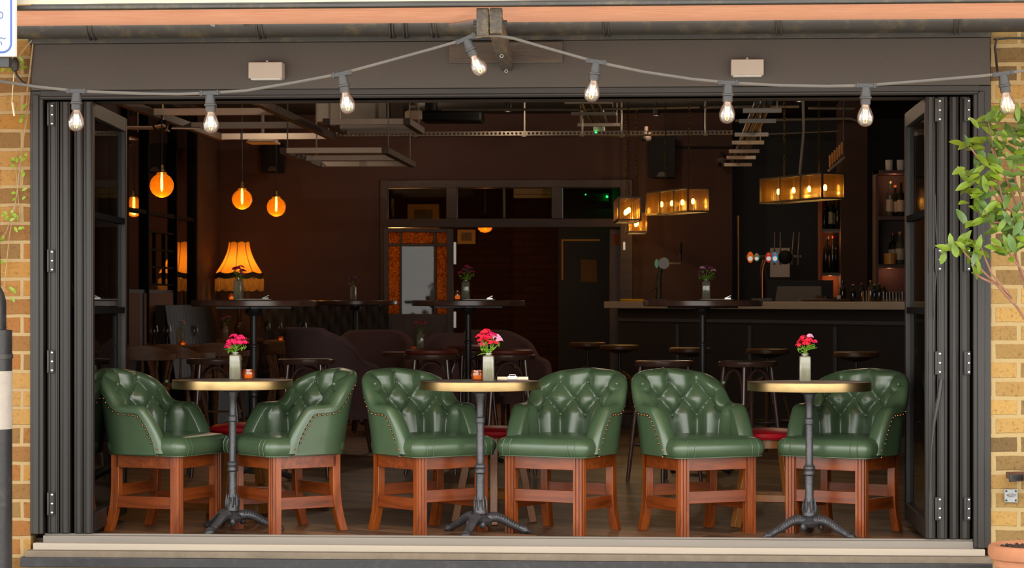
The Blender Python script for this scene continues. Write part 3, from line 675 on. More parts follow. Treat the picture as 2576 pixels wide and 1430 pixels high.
bk.build('branches', M['bark'], tr, world=True); f1.build('foliage', M['leaf_bay'], tr, world=True); f2.build('darker_foliage', M['leaf_bay_dark'], tr, world=True)['label'] = 'darker green leaves'  # part of the leaves take a darker green material
# ------------------------------------------------------------------ green button-back chairs
def make_path(a, rc, yb, L):
    """plan curve of a barrel back: s measured from the middle of the back; returns point and outward normal"""
    fl = a-rc; q = rc*PI/2; yc = yb-rc
    def C(s):
        sg = 1 if s >= 0 else -1; t = abs(s)
        if t <= fl: x, y, nx, ny = t, yb, 0.0, 1.0
        elif t <= fl+q:
            th = (t-fl)/rc; x, y, nx, ny = fl+rc*math.sin(th), yc+rc*math.cos(th), math.sin(th), math.cos(th)
        else: x, y, nx, ny = a, yc-(t-fl-q), 1.0, 0.0
        return sg*x, y, sg*nx, ny
    return C
def resample(pts, n):
    ds = [0]
    for p, q in zip(pts, pts[1:]): ds.append(ds[-1]+math.hypot(q[0]-p[0], q[1]-p[1]))
    o = []; j = 0
    for i in range(n+1):
        d = ds[-1]*i/n
        while j < len(ds)-2 and ds[j+1] < d: j += 1
        f = (d-ds[j])/max(1e-9, ds[j+1]-ds[j]); o.append((pts[j][0]+(pts[j+1][0]-pts[j][0])*f, pts[j][1]+(pts[j+1][1]-pts[j][1])*f))
    return o
def smooth_poly(p, k=3):
    for _ in range(k):
        q = [p[0]]
        for a, b in zip(p, p[1:]): q += [(a[0]*.75+b[0]*.25, a[1]*.75+b[1]*.25), (a[0]*.25+b[0]*.75, a[1]*.25+b[1]*.75)]
        q.append(p[-1]); p = q
    return p
def barrel(edge, C, T, R, zin, zout, flare, puff, ncol=170, nrow=46, lip=.012):
    """padded inner face + rolled border (pad) and the smooth outer panel (out); edge: half outline (s,z) from front to centre"""
    half = resample(smooth_poly(edge), ncol//2); full = half+[(-s, z) for s, z in reversed(half[:-1])]
    def S(s, z, n):
        x, y, nx, ny = C(s); k = n+flare(s, z); return Vector((x+nx*k, y+ny*k, z))
    pad = []; out = []; rim = []
    for i, (s, z) in enumerate(full):
        p0, p1 = full[max(0, i-1)], full[min(len(full)-1, i+1)]
        ts, tz = p1[0]-p0[0], p1[1]-p0[1]; l = math.hypot(ts, tz) or 1; ps, pz = -tz/l, ts/l
        if ts < 0: ps, pz = -ps, -pz       # traversal runs from +s to -s : outward is up / forward
        if pz < -.05: ps, pz = -ps, -pz
        if i == 0 or i == len(full)-1: ps, pz = (1 if s > 0 else -1), .0
        col = []; zb = min(zin, z-.002)
        for j in range(nrow):
            w_ = j/(nrow-1); zz_ = zb+(z-zb)*w_
            col.append(S(s, zz_, -T/2-puff(s, zz_)))
        pe = puff(s, z)
        for k in range(1, 13):
            a = PI*k/12; ca, sa = math.cos(a), math.sin(a); hh = T/2+(pe*max(0, ca))
            col.append(S(s+ps*R*sa, z+pz*R*sa, -ca*hh))
        col.append(S(s-ps*lip, z-pz*lip, T/2+.002)); col.append(S(s-ps*lip*1.1, z-pz*lip*1.1, T/2-.012))
        pad.append(col); rim.append((s-ps*(lip+.004), z-pz*(lip+.004)))
        zo0 = z-pz*lip*.6-.004; so = s-ps*lip*.6; zo1 = min(zout, zo0-.002)
        out.append([S(so, zo0+(zo1-zo0)*j/13, T/2-.007-.012*(j/13)*0) for j in range(14)])
    return pad, out, rim, S
def tuft(s, z, dx=.136, z0=.575, dz=.083, amp=.044):
    zz_ = max(0.0, min(2.0, (z-z0)/dz))
    p, q = s/dx+zz_/2, s/dx-zz_/2
    f = (abs(math.sin(PI*p))*abs(math.sin(PI*q)))
    f = f**.5
    fade = 1.0 if abs(s) < .31 else max(0, 1-(abs(s)-.31)/.12)
    base = .62*amp
    dim = 0
    for row in range(3):
        k0_ = (row % 2)*.5; u = s/dx-k0_; d2 = ((u-round(u))*dx)**2+(z-z0-row*dz)**2; dim += math.exp(-d2/.00028)
    return base*(1-fade)+fade*(amp*f-.010*dim)
CB = make_path(.236, .18, .20, .52)
def gflare(s, z):
    x, y, nx, ny = CB(s); h = max(0, z-.40); return (.085+.10*max(0, ny))*h - .004*math.sin(PI*min(1, h/.4))
EDGE = [(.514, .400), (.507, .445), (.486, .500), (.455, .555), (.425, .596), (.414, .608), (.385, .611), (.33, .612), (.295, .618), (.268, .642), (.240, .690), (.210, .730), (.17, .757), (.12, .774), (.06, .784), (0, .787)]
def make_green_chair():
    r = thing('tub_chair', 'x', 'chair', (0, 0, 0), 0, 'green leather tub chairs at the brass tables')
    pad, out, rim, S = barrel(EDGE, CB, .058, .028, .43, .392, gflare, tuft)
    bk = MB().grid(pad).build('backrest', M['leather'], r, ang=75)
    MB().grid(out).build('outer_panel', M['leather'], r, ang=75)
    nl = MB(); acc = 0; last = None; pts = []
    ext = [(.518, .395), (.516, .43)]+[p for p in rim if p[0] > 0 and p[1] > .455]
    for (s, z) in ext:
        if last is not None: acc += math.hypot(s-last[0], z-last[1])
        last = (s, z)
        if acc >= .0235 or not pts: pts.append((s, z)); acc = 0
    for s, z in pts:
        for sg in (1, -1): nl.sph(S(sg*(s-.004), z-.006, .058/2-.001), .0052, 8, 6)
    nl.build('nailhead_trim', M['nail'], r)
    for row in range(3):
        zz_ = .575+.083*row
        for k in range(-3, 4):
            s = (k+(.5 if row == 1 else 0))*.136
            if abs(s) < .31: MB().sph(S(s, zz_, -.058/2+.004), .0100, 10, 7).build('button', M['leather'], bk)
    # seat cushion with a domed crown and boxed front corners
    sr = []
    for ins, z, rc in ((.012, .386, .05), (.002, .395, .055), (-.006, .415, .06), (-.008, .435, .06), (-.002, .455, .058), (.010, .470, .055), (.03, .479, .05), (.07, .486, .05), (.13, .492, .05), (.19, .494, .03), (.225, .4945, .004)):
        w_, d_ = .51-2*ins, .47-2*ins
        ol = [(x, y-.055) for x, y in rrect(w_, d_, max(.004, rc), 8)]
        ol = [((x*(1-max(0, y+.12)*(.55 if ins < .05 else .35))), y) for x, y in ol]
        sr.append([(x, y, z) for x, y in ol])
    MB().rings(sr).build('seat', M['leather'], r, ang=80)
    sm = MB()
    for sg in (1, -1):
        for dx in (.060, .098):
            sm.tube([(sg*(.263-dx), -.2925, .392), (sg*(.263-dx), -.2985, .42), (sg*(.263-dx), -.2975, .44), (sg*(.262-dx), -.290, .458), (sg*(.259-dx), -.279, .4715)], .0022, 5)
    sm.tube([(x*(1-max(0, y-.055+.12)*.55), y-.055, .388) for x, y in rrect(.502, .462, .052, 6)], .0035, 6, closed=True)
    sm.build('seam_piping', M['leather'], r)
    # timber base
    rl = MB().bx(-.20, .20, -.238, -.208, .322, .387).bx(-.19, .19, .112, .140, .322, .387)
    rl.bx(-.208, -.182, -.22, .12, .322, .387).bx(.182, .208, -.22, .12, .322, .387)
    rl.build('seat_rail', M['mahogany_x'], r, bevel=.002)
    def fl(sx):
        o = []; h = .024; cx_, cy_ = sx*.1925, -.225
        seq = [(-h, -h), (-.012, -h), (-.009, -h+.005), (-.006, -h), (.006, -h), (.009, -h+.005), (.012, -h), (h, -h), (h, -.010), (h-.004, -.007), (h, -.004), (h, h), (-h, h), (-h, -.004), (-h+.004, -.007), (-h, -.010)]
        return MB().prism(seq, 0, .387, (cx_, cy_, 0))
    for sx in (-1, 1): fl(sx).build('leg', M['mahogany'], r, ang=25)
    for sx in (-1, 1):
        pth = []
        for k in range(13):
            z = .387*(1-k/12); f = max(0, (.24-z)/.24); pth.append((sx*(.188+.006*f*f), .125+.042*f*f, z, 1.0))
        MB().sweep(pth, .040, .044).build('leg', M['mahogany'], r, ang=25, bevel=.002)
    for k, (p0, p1) in enumerate((((-.19, -.225, .190), (.19, -.225, .190)), ((-.18, .13, .205), (.18, .13, .205)), ((-.192, -.215, .150), (-.189, .13, .150)), ((.192, -.215, .150), (.189, .13, .150)))):
        MB().bar(p0, p1, .022, .060).build('stretcher', M['mahogany_x' if k < 2 else 'mahogany_y'], r, bevel=.002)
    return r
CHAIRS = [(445, 1347, 71, 'green leather button back chair beside the left folding doors, leftmost of six'),
          (691, 1346, -51, 'green leather button back chair to the right of the leftmost brass table, turned left'),
          (1057, 1348, 43, 'green leather button back chair left of the middle brass table, turned right'),
          (1458, 1349, -25.5, 'green leather button back chair right of the middle brass table, facing mostly forward'),
          (1717, 1351, 30.5, 'green leather button back chair left of the right brass table, touching its neighbour'),
          (2168, 1352, -31, 'green leather button back chair at the right folding doors, rightmost of six')]
c0 = make_green_chair()
for i, (px, py, al, lab) in enumerate(CHAIRS):
    a = math.radians(al); lx, ly = (-.1925 if al > 0 else .1925), -.225
    y = max(.36, YF(px, py)); n_ = P(px, py, y)
    dx, dy = lx*math.cos(a)-ly*math.sin(a), lx*math.sin(a)+ly*math.cos(a)
    loc = (n_.x-dx, y-dy, 0)
    if i == 0: c0.location = loc; c0.rotation_euler = (0, 0, a); c0['label'] = lab
    else: dup(c0, loc, a, lab)
# ------------------------------------------------------------------ brass rimmed bistro tables
def make_bistro():
    r = thing('bistro_table', 'x', 'table', (0, 0, 0), 0, 'brass rimmed bistro tables')
    MB().lathe([(.0, .722), (.296, .722), (.296, .7605), (.0, .7605)], n=64, cap=False).build('tabletop', M['tabletop_stone'], r)
    MB().lathe([(.294, .719), (.302, .719), (.3025, .723), (.3025, .757), (.301, .7615), (.292, .7618)], n=80, cap=False).build('brass_rim', M['brass'], r)
    col = [(.055, .722), (.05, .708), (.03, .700), (.023, .672), (.0185, .655), (.0175, .585), (.0185, .583), (.024, .578), (.024, .556), (.0185, .552), (.0185, .36), (.022, .352), (.0285, .345), (.0285, .333), (.022, .328), (.028, .318), (.028, .308), (.021, .300), (.021, .19), (.026, .178), (.0235, .168), (.031, .158), (.027, .14), (.034, .118), (.034, .105), (.028, .098), (.044, .088), (.062, .068), (.05, .052), (.02, .045)]
    MB().lathe(col, n=24).build('column', M['cast_iron'], r)
    lf = MB()
    for k in range(8):      # acanthus ribs on the sleeve
        a = k*PI/4; lf.tube([((.026+.006*math.sin(PI*t/5))*math.cos(a), (.026+.006*math.sin(PI*t/5))*math.sin(a), .105+.085*t/5) for t in range(6)], [.003, .0055, .006, .005, .0035, .001], 5)
    lf.build('column_ornament', M['cast_iron'], r)
    for k in range(3):
        a = k*2*PI/3; pts = []; rs = []
        for t in range(17):
            f = t/16; rad = .035+.195*f; z = .078+.018*math.sin(PI*min(1, f*1.5))*(1-f)-.064*f**1.6
            if f > .92: z -= .0
            pts.append((rad*math.cos(a), rad*math.sin(a), max(.018, z))); rs.append(.026-.010*f+(.007*max(0, (f-.85)/.15)))
        mb = MB().tube(pts, rs, 10)
        for t in range(2, 14):   # rope moulding along the foot
            p = Vector(pts[t]); mb.tube([p+Vector((0, 0, rs[t]))+Vector((-math.sin(a), math.cos(a), 0))*u*rs[t]-Vector((0, 0, abs(u)*abs(u)*rs[t]*.9)) for u in (-.95, -.5, 0, .5, .95)], .0045, 5)
        e = Vector(pts[-1]); mb.sph((e.x, e.y, .016), .022, 12, 8, (1.15, 1.15, .72))
        for u in (-.5, 0, .5): mb.sph((e.x+.02*math.cos(a+u), e.y+.02*math.sin(a+u), .010), .009, 8, 6)
        mb.sph((.058*math.cos(a+.52), .058*math.sin(a+.52), .052), .016, 8, 6, (1, 1, 1.3))
        mb.build('foot', M['cast_iron'], r)
    return r
TB = [(585, 590, 11, 'brass rimmed round bistro table between the two chairs nearest the left folding doors'),
      (1208, 1222, -103, 'brass rimmed round bistro table with a menu clipboard, in the middle of the three'),
      (2036, 2040, -33, 'brass rimmed round bistro table at the right, its rim bare except for one vase')]
YT = .47; TABLES = []
t0 = make_bistro()
for i, (px, q, rz, lab) in enumerate(TB):
    yt_ = (.50, .42, .40)[i]; loc = (xat(px, yt_), yt_, 0); TABLES.append(Vector(loc))
    if i == 0: t0.location = loc; t0.rotation_euler = (0, 0, math.radians(rz)); t0['label'] = lab
    else: dup(t0, loc, math.radians(rz), lab)
# ------------------------------------------------------------------ vases with dianthus, candle pots, menus
def make_vase():
    r = thing('bottle_vase', 'x', 'vase', (0, 0, 0), 0, 'square glass bottle vases')
    rg = [[(x, y, z) for x, y in rrect(w_, w_, rc, 4)] for w_, rc, z in ((.050, .008, 0), (.055, .007, .003), (.055, .007, .119), (.052, .009, .1235), (.042, .012, .1265), (.030, .0145, .128), (.028, .0135, .132), (.038, .0185, .1335), (.038, .0185, .138))]
    MB().rings(rg, closed_top=False).build('bottle', M['vase_glass'], r, ang=50)
    MB().lathe([(.019, .1385), (.0142, .1385), (.0132, .127)], n=20, cap=False).build('lip', M['vase_glass'], r)
    return r
v0 = make_vase(); v0.location = (0, 0, -50); VUSED = [False]
def bouquet(loc, seed, label, heads, mats, hgt=.205, spread=.05, leaves=5, group='dianthus bunches in bottle vases', hs=1.0):
    """heads: list of (dx, dy, z, size) cluster centres"""
    rnd = random.Random(seed); r = thing('dianthus_bunch', label, 'flowers', loc, 0, group)
    st = MB()
    for dx, dy, z, s in heads:
        b = Vector((rnd.uniform(-.012, .012), rnd.uniform(-.01, .01), .03)); n_ = Vector((rnd.uniform(-.006, .006), rnd.uniform(-.006, .006), .135)); e = Vector((dx, dy, z-.02))
        st.tube([b, b.lerp(n_, .5), n_, n_.lerp(e, .5)+Vector((dx*.05, 0, .006)), e], .0021, 5)
        for _ in range(max(3, int(5*hs))):
            q = e+Vector((rnd.uniform(-1, 1)*s*.7, rnd.uniform(-1, 1)*s*.7, rnd.uniform(-.004, .012))); st.tube([e-Vector((0, 0, .014)), q], .0014, 4)
    st.build('stems', M['stem_green'], r)
    lf = MB()
    for _ in range(leaves):
        p = Vector((rnd.uniform(-.012, .012), rnd.uniform(-.012, .0), rnd.uniform(.135, .165))); a = rnd.uniform(0, 2*PI)
        leafmesh(lf, p, Vector((math.cos(a), math.sin(a)*.6-.3, rnd.uniform(-.1, .9))), Vector((0, -.6, 1)), rnd.uniform(.04, .06), rnd.uniform(.009, .014))
    lf.build('leaves', M['stem_green'], r)
    for i, (dx, dy, z, s) in enumerate(heads):
        mb = MB()
        for _ in range(int(17*hs)+3):
            a, q = rnd.uniform(0, 2*PI), math.sqrt(rnd.random()); c = Vector((dx+s*q*math.cos(a), dy+s*q*math.sin(a), z+s*.55*(1-q*q)-.004*rnd.random()))
            nrm = Vector((q*math.cos(a)*.9, q*math.sin(a)*.9-.25, .8+rnd.uniform(-.2, .2))).normalized(); t = nrm.orthogonal().normalized(); u = nrm.cross(t); R_ = .0085*(.8+.4*rnd.random())
            for k in range(5):
                an = 2*PI*k/5; d = t*math.cos(an)+u*math.sin(an); d2 = t*math.cos(an+.55)+u*math.sin(an+.55); d1 = t*math.cos(an-.55)+u*math.sin(an-.55)
                mb.add([c, c+d1*R_*.9+nrm*.002, c+d*R_*1.15+nrm*.001, c+d2*R_*.9+nrm*.002], [(0, 1, 2, 3)])
        mb.build('flower_head', M[mats[i % len(mats)]], r, smooth=False)
    return r
def put_vase(loc, label, scale=1.0):
    if not VUSED[0]:
        VUSED[0] = True; v0.location = loc; v0['label'] = label; v0.scale = (scale,)*3; return v0
    return dup(v0, loc, random.uniform(-.12, .12), label, scale=scale)
ZT = .7622
def ontab(i, px, dy): return Vector((xat(px, TABLES[i].y+dy), TABLES[i].y+dy, ZT))
va = [ontab(0, 592, -.0), ontab(1, 1229, -.05), ontab(2, 2025, -.02)]
labs = ['leftmost', 'middle', 'rightmost']
put_vase(va[0], 'square glass bottle vase with pink dianthus beside a candle pot on the leftmost brass table')
put_vase(va[1], 'square glass bottle vase with red dianthus on the brass table with the clipboard')
put_vase(va[2], 'square glass bottle vase standing alone on the rightmost brass table')
bouquet(va[0], 5, 'bright pink dianthus bunch spreading wide in the vase on the leftmost brass table', [(-.020, -.01, .192, .024), (-.004, 0, .214, .026), (.028, -.008, .208, .027), (.046, .0, .186, .020), (.012, -.02, .188, .026), (-.036, 0, .166, .017), (-.03, -.012, .178, .018), (.034, -.02, .180, .022), (.012, .01, .20, .026)], ['petal_pink'], hs=1.2)
bouquet(va[1], 6, 'tall red dianthus bunch with pale tips in the vase on the middle brass table', [(-.030, -.01, .222, .030), (-.010, 0, .240, .030), (-.036, 0, .198, .022), (-.008, -.015, .212, .028), (.026, -.02, .188, .024), (.036, 0, .218, .022), (.052, 0, .204, .016), (-.022, -.02, .204, .024), (.016, -.01, .226, .024), (-.030, -.01, .182, .016)], ['petal_red', 'petal_red', 'petal_red', 'petal_red', 'petal_red', 'petal_pale', 'petal_pale', 'petal_red', 'petal_pink', 'petal_pink'], leaves=9, hs=1.2)
bouquet(va[2], 7, 'small red dianthus bunch with a pale tip in the vase on the rightmost brass table', [(-.014, -.01, .196, .024), (.0, 0, .214, .024), (.018, -.01, .202, .023), (.022, 0, .222, .016), (.045, 0, .198, .010), (-.030, 0, .180, .014), (.006, -.016, .186, .022)], ['petal_red', 'petal_red', 'petal_red', 'petal_pale', 'petal_pink', 'petal_red'], leaves=7)
def make_candle(mat='amber_pot'):
    r = thing('candle_pot', 'x', 'candle holder', (0, 0, 0), 0, 'amber glass candle pots')
    MB().lathe([(.018, .0), (.024, .003), (.031, .016), (.033, .028), (.031, .040), (.027, .047), (.0275, .051), (.0255, .051), (.025, .046), (.029, .038), (.0305, .028), (.029, .017), (.022, .006), (.0, .005)], n=28, cap=False).build('glass_pot', M[mat], r)
    MB().lathe([(.019, .006), (.019, .024), (.016, .026), (.0, .0255)], n=20).build('tea_light', M['candle_glow'], r)
    return r
k0 = make_candle(); k0.location = ontab(0, 625, .06); k0['label'] = 'round glass candle pot glowing orange right of the pink flowers'
dup(k0, ontab(1, 1201, .04), 0, 'round amber glass candle pot glowing left of the red flowers on the middle brass table')
mc = thing('menu_clipboard', 'clipboard with rolled cream menus and a metal clip on the middle brass table', 'clipboard', ontab(1, 1290, .0))
MB().box((0, 0, .003), (.16, .10, .004), rz=.15).build('board', M['tabletop_dark'], mc)
MB().cyl((-.075, -.02, .0125), (.078, -.02, .0125), .009, n=12).build('rolled_menu', M['paper'], mc)
MB().bx(-.022, .022, -.035, -.012, .008, .024).tube([(-.018, -.024, .022), (-.014, -.024, .031), (.014, -.024, .031), (.018, -.024, .022)], .003, 6).tube([(-.034, -.024, .006), (-.028, -.024, .018), (-.022, -.024, .02)], .004, 6).tube([(.034, -.024, .006), (.028, -.024, .018), (.022, -.024, .02)], .004, 6).build('clip', M['steel'], mc)
# ------------------------------------------------------------------ low stools with red pads
def make_redstool():
    r = thing('low_stool', 'x', 'stool', (0, 0, 0), 0, 'low oak stools with red pads')
    MB().lathe([(.150, .448), (.178, .452), (.186, .464), (.178, .480), (.150, .492), (.09, .501), (.0, .504)], n=48).build('seat_pad', M['red_leather'], r)
    MB().lathe([(.135, .405), (.140, .405), (.140, .450), (.0, .450)], n=40).build('seat_ring', M['lightwood'], r)
    for k in range(4):
        a = PI/4+k*PI/2; c_, s_ = math.cos(a), math.sin(a)
        mb = MB().bar((.118*c_, .118*s_, .448), (.205*c_, .205*s_, 0.0), .040, .040, up=(c_, s_, .2)); mb.build('leg', M['lightwood'], r, bevel=.003)
    for k in range(4):
        a = PI/4+k*PI/2; b = a+PI/2; R_ = .175
        MB().bar((R_*math.cos(a), R_*math.sin(a), .15), (R_*math.cos(b), R_*math.sin(b), .15), .020, .036).build('stretcher', M['lightwood'], r, bevel=.002)
    return r
r0 = make_redstool()
r0.location = (xat(612, 1.38), 1.38, 0); r0.rotation_euler = (0, 0, .4); r0['label'] = 'low stool with red round pad peeping out behind the leftmost brass table'
dup(r0, (xat(1243, 1.12), 1.12, 0), .85, 'low stool with red round pad behind the middle brass table')
dup(r0, (xat(1930, 1.0), 1.0, 0), math.radians(45)-.15-PI/4, 'low stool with glossy red round pad beside the right brass table, fully in view')
# ------------------------------------------------------------------ back wall with glazed timber screen
XA, XB, XC = xat(957, YB), xat(1592, YB), xat(1842, YB)
ztop = zat(452, YB)
struct(MB().bx(XL-.15, XA, YB, YB+.15, 0, ZC).build('wall_back_left', M['wall_brown']))
struct(MB().bx(XA, XB, YB, YB+.15, ztop, ZC).build('wall_back_middle', M['wall_brown']))
struct(MB().bx(XB, XC, YB, YB+.15, 0, ZC).build('wall_back_right', M['wall_brown']))
struct(MB().bx(XC, XR, YB+.9, YB+1.05, 0, ZC).build('wall_back_bar', M['black_paint']))
struct(MB().bx(XC-.1, XC, YB+.15, YB+.9, 0, ZC).build('wall_back_return', M['black_paint']))
def xb(px, Y=YB): return xat(px, Y)
def zb(py, Y=YB): return zat(py, Y)
y0 = YB-.05; y1 = YB+.09
scn = MB()
for a, b, c, d in ((957, 976, 452, 900), (957, 1592, 452, 474), (957, 1592, 549, 574), (1123, 1150, 470, 552), (1388, 1415, 470, 552), (1560, 1592, 470, 1000)):
    e_ = {957: .0, 1123: .004, 1388: .004, 1560: .002}.get(a, 0)+(.003 if b == 1592 and c == 452 else 0)+(.005 if c == 549 else 0); scn.bx(xb(a), xb(b), y0+e_, y1-e_, 0 if d >= 900 else zb(d)+e_, zb(c)-e_)
scn.bx(xb(1265), xb(1270), y0+.02, y1-.03, zb(550), zb(472))
so_ = struct(scn.build('trim_10', M['screenwood_x'], bevel=.006), 'dark timber screen frame of the back doorway')
for i, (a, b) in enumerate(((977, 1122), (1151, 1387), (1416, 1559))):
    struct(MB().bx(xb(a), xb(b), YB+.02, YB+.026, zb(549), zb(474)).build('window_%d' % (i+1), M['pane']), ('left', 'middle', 'right')[i]+' transom window over the back doorway')
# glazed door leaf with hammered amber margin panes
gd = thing('door_9', 'brown timber door leaf with hammered amber glass border panes at the back', 'door', (xb(1140), YB, 0)); gd['kind'] = 'structure'
fr = MB(); zt_, zm0, zm1, zbm = zb(576), zb(613), zb(620), zb(790)
fr.bx(xb(966), xb(979), y0+.01, y1-.03, 0, zt_).bx(xb(1124), xb(1140), y0+.01, y1-.03, 0, zt_).bx(xb(979), xb(1124), y0+.01, y1-.03, zb(585), zt_)
fr.bx(xb(979), xb(1124), y0+.02, y1-.04, zm1, zm0).bx(xb(1006), xb(1012), y0+.02, y1-.04, zbm, zb(585)).bx(xb(1091), xb(1097), y0+.02, y1-.04, zbm, zb(585))
fr.bx(xb(979), xb(1124), y0+.01, y1-.03, 0, zbm).build('frame', M['screenwood'], gd, world=True, bevel=.004)
pn = MB()
for a, b in ((985, 1040), (1046, 1118)): pn.bx(xb(a), xb(b), y0, y0+.012, .15, zb(815))
pn.build('lower_panel', M['screenwood'], gd, world=True, bevel=.006)
for a, b, c, d in ((979, 1006, 585, 613), (1012, 1091, 585, 613), (1097, 1124, 585, 613), (979, 1006, 620, 790), (1097, 1124, 620, 790)):
    MB().bx(xb(a), xb(b), YB+.01, YB+.016, zb(d), zb(c)).build('amber_pane', M['hammered'], gd, world=True)
mkglass('door_pane', (190, 186, 180), refl=.035)
MB().bx(xb(1012), xb(1091), YB+.01, YB+.016, zbm, zm1).build('clear_pane', M['door_pane'], gd, world=True)
MB().bx(xb(1141)-.0, xb(1147), y0-.01, y0+.05, zb(665), zb(610)).bx(xb(1141), xb(1147), y0-.01, y0+.05, zb(825), zb(785)).build('hinge', M['steel'], gd, world=True)
gd.rotation_euler = (0, 0, math.radians(6.5))
ld = thing('door_10', 'open timber door leaf folded back at the right of the back doorway', 'door', (xb(1545), YB, 0)); ld['kind'] = 'structure'
x_ = xb(1527); MB().box((xb(1548), YB+.16, zt_/2), (.13, .05, zt_), rz=0).build('frame', M['screenwood'], ld, world=True, bevel=.006)
MB().bx(xb(1544), xb(1556), YB+.125, YB+.135, zb(617, YB+.13), zb(590, YB+.13)).build('amber_pane', M['amber_pane'], ld, world=True)
MB().bx(xb(1568), xb(1573), y0-.012, y0, zb(630), zb(610)).build('latch', M['steel'], ld, world=True)
# ------------------------------------------------------------------ hallway behind the screen
YH = 17.6
struct(MB().bx(-3.6, XC, YH, YH+.15, 0, ZC).build('wall_hall_back', M['brick_red']), 'dark red painted brick wall of the hallway')
struct(MB().bx(-3.75, -3.6, YB+.15, YH, 0, ZC).build('wall_hall_left', M['brick_red']))
struct(MB().bx(xat(1292, YH-.4), xat(1405, YH-.4)+.02, YH-.4, YH, 0, ZC).build('wall_hall_pier', M['brick_red']))
bd = thing('door_11', 'black hallway door with a small glazed window', 'door', (xat(1465, YH-.45), YH-.45, 0)); bd['kind'] = 'structure'
yd = YH-.45; xd0, xd1 = xat(1405, yd), xat(1600, yd)
MB().bx(xd0, xd1, yd, yd+.05, 0, ZC).build('surround', M['black_paint'], bd, world=True)
MB().bx(xat(1418, yd), xat(1590, yd), yd-.03, yd, 0, zat(608, yd)).build('leaf', M['black_paint'], bd, world=True, bevel=.004)
MB().bx(xat(1413, yd), xat(1417, yd), yd-.035, yd, zat(705, yd), zat(603, yd)).bx(xat(1417, yd), xat(1510, yd), yd-.035, yd, zat(607, yd), zat(603, yd)).build('gold_edge', M['gold_mat'], bd, world=True)
MB().bx(xat(1461, yd), xat(1502, yd), yd-.038, yd-.028, zat(710, yd), zat(654, yd)).build('window_pane', M['smoked_glass'], bd, world=True)
def print_(name, label, a, b, c, d, y, fw, frame, group='framed prints in the hallway'):
    t = thing(name, label, 'picture', ((xat(a, y)+xat(b, y))/2, y, zat(d, y)), 0, group)
    x0, x1, z0, z1 = xat(a, y), xat(b, y), zat(d, y), zat(c, y); w_ = (x1-x0)
    MB().bx(x0-fw, x1+fw, y+.001, y+.03, z0-fw, z1+fw).build('frame', M[frame], t, world=True, bevel=.003)
    MB().bx(x0, x1, y-.004, y+.004, z0, z1).build('mount', M['gold_mat'], t, world=True)
    MB().bx(x0+w_*.2, x1-w_*.2, y-.007, y, z0+(z1-z0)*.22, z1-(z1-z0)*.2).build('print', M['print_grey'], t, world=True)
print_('framed_print', 'large print with a broad gold mount seen through the left transom window', 1027, 1103, 515, 575, YH-.045, .008, 'gold_mat')
print_('framed_print', 'small black framed print hanging beside the amber glass door', 1151, 1196, 578, 614, YH-.045, .014, 'black_plastic')
print_('framed_print', 'thin framed print at the far left behind the left transom window', 985, 990, 500, 545, YH-.045, .014, 'screenwood')
hp = thing('hall_pendant', 'small domed pendant lamp glowing orange in the hallway', 'pendant lamp', P(1220, 560, 16.1)); q = hp.location
MB().cyl((q.x, 16.1, q.z+.06), (q.x, 16.1, CT), .006, n=6).build('cord', M['cable_black'], hp, world=True)
MB().lathe([(.015, .085), (.03, .07), (.06, .06), (.088, .04), (.088, .036), (.05, .045), (.0, .05)], c=q, n=24, cap=False).build('cap', M['brass'], hp, world=True)
MB().lathe([(.085, .035), (.086, -.04), (.075, -.08), (.05, -.105), (.001, -.115)], c=q, n=24, cap=False).build('glass_shade', M['amber_globe'], hp, world=True)
MB().sph(q, .03, 10, 8).build('bulb', M['lamp_core'], hp, world=True)
lamp('hall_light', (q.x, 16.1, q.z-.05), (255, 185, 115), 1.4, 0)
lamp('hall_uplight', (q.x, 16.1, q.z+.13), (255, 185, 115), 9, 0)
hw = thing('hall_wall_lamp', 'round amber hallway lamp glimmering behind the hammered glass panes', 'wall lamp', (-3.12, 15.1, 1.62))
MB().lathe([(.001, -.06), (.05, -.045), (.06, 0), (.05, .045), (.001, .06)], n=20).build('bulb', M['lamp_core'], hw)
MB().bx(-.63, -.02, -.015, .015, .06, .085).lathe([(.03, .06), (.03, .075), (.001, .08)], n=14).build('arm', M['brass_dark'], hw)
lamp('hall_side_light', (-3.05, 14.98, 1.62), (255, 190, 120), 12, 0)
tag(MB().bx(xat(1293, 17.2), xat(1388, 17.2), 17.12, 17.38, zat(499, 17.2), zat(474, 17.2)).bx(xat(1293, 17.2)+.01, xat(1388, 17.2)-.01, 17.10, 17.12, zat(497, 17.2), zat(490, 17.2)).build('air_conditioner', M['white_plastic'], bevel=.012), 'white air conditioner seen through the middle transom window', 'air conditioner')
gl = thing('alarm_light', 'small bright green indicator seen through the right transom window', 'indicator light', P(1500, 510, 17.0))
MB().box(P(1500, 497, 17.05), (.3, .05, .10)).build('housing', M['black_plastic'], gl, world=True, bevel=.004)
MB().sph(P(1527, 495, 17.0), .012, 10, 8).sph(P(1473, 490, 17.0), .006, 8, 6).build('led', M['green_led'], gl, world=True)
lamp('green_glow', P(1527, 495, 16.95), (40, 255, 90), .35, .01)
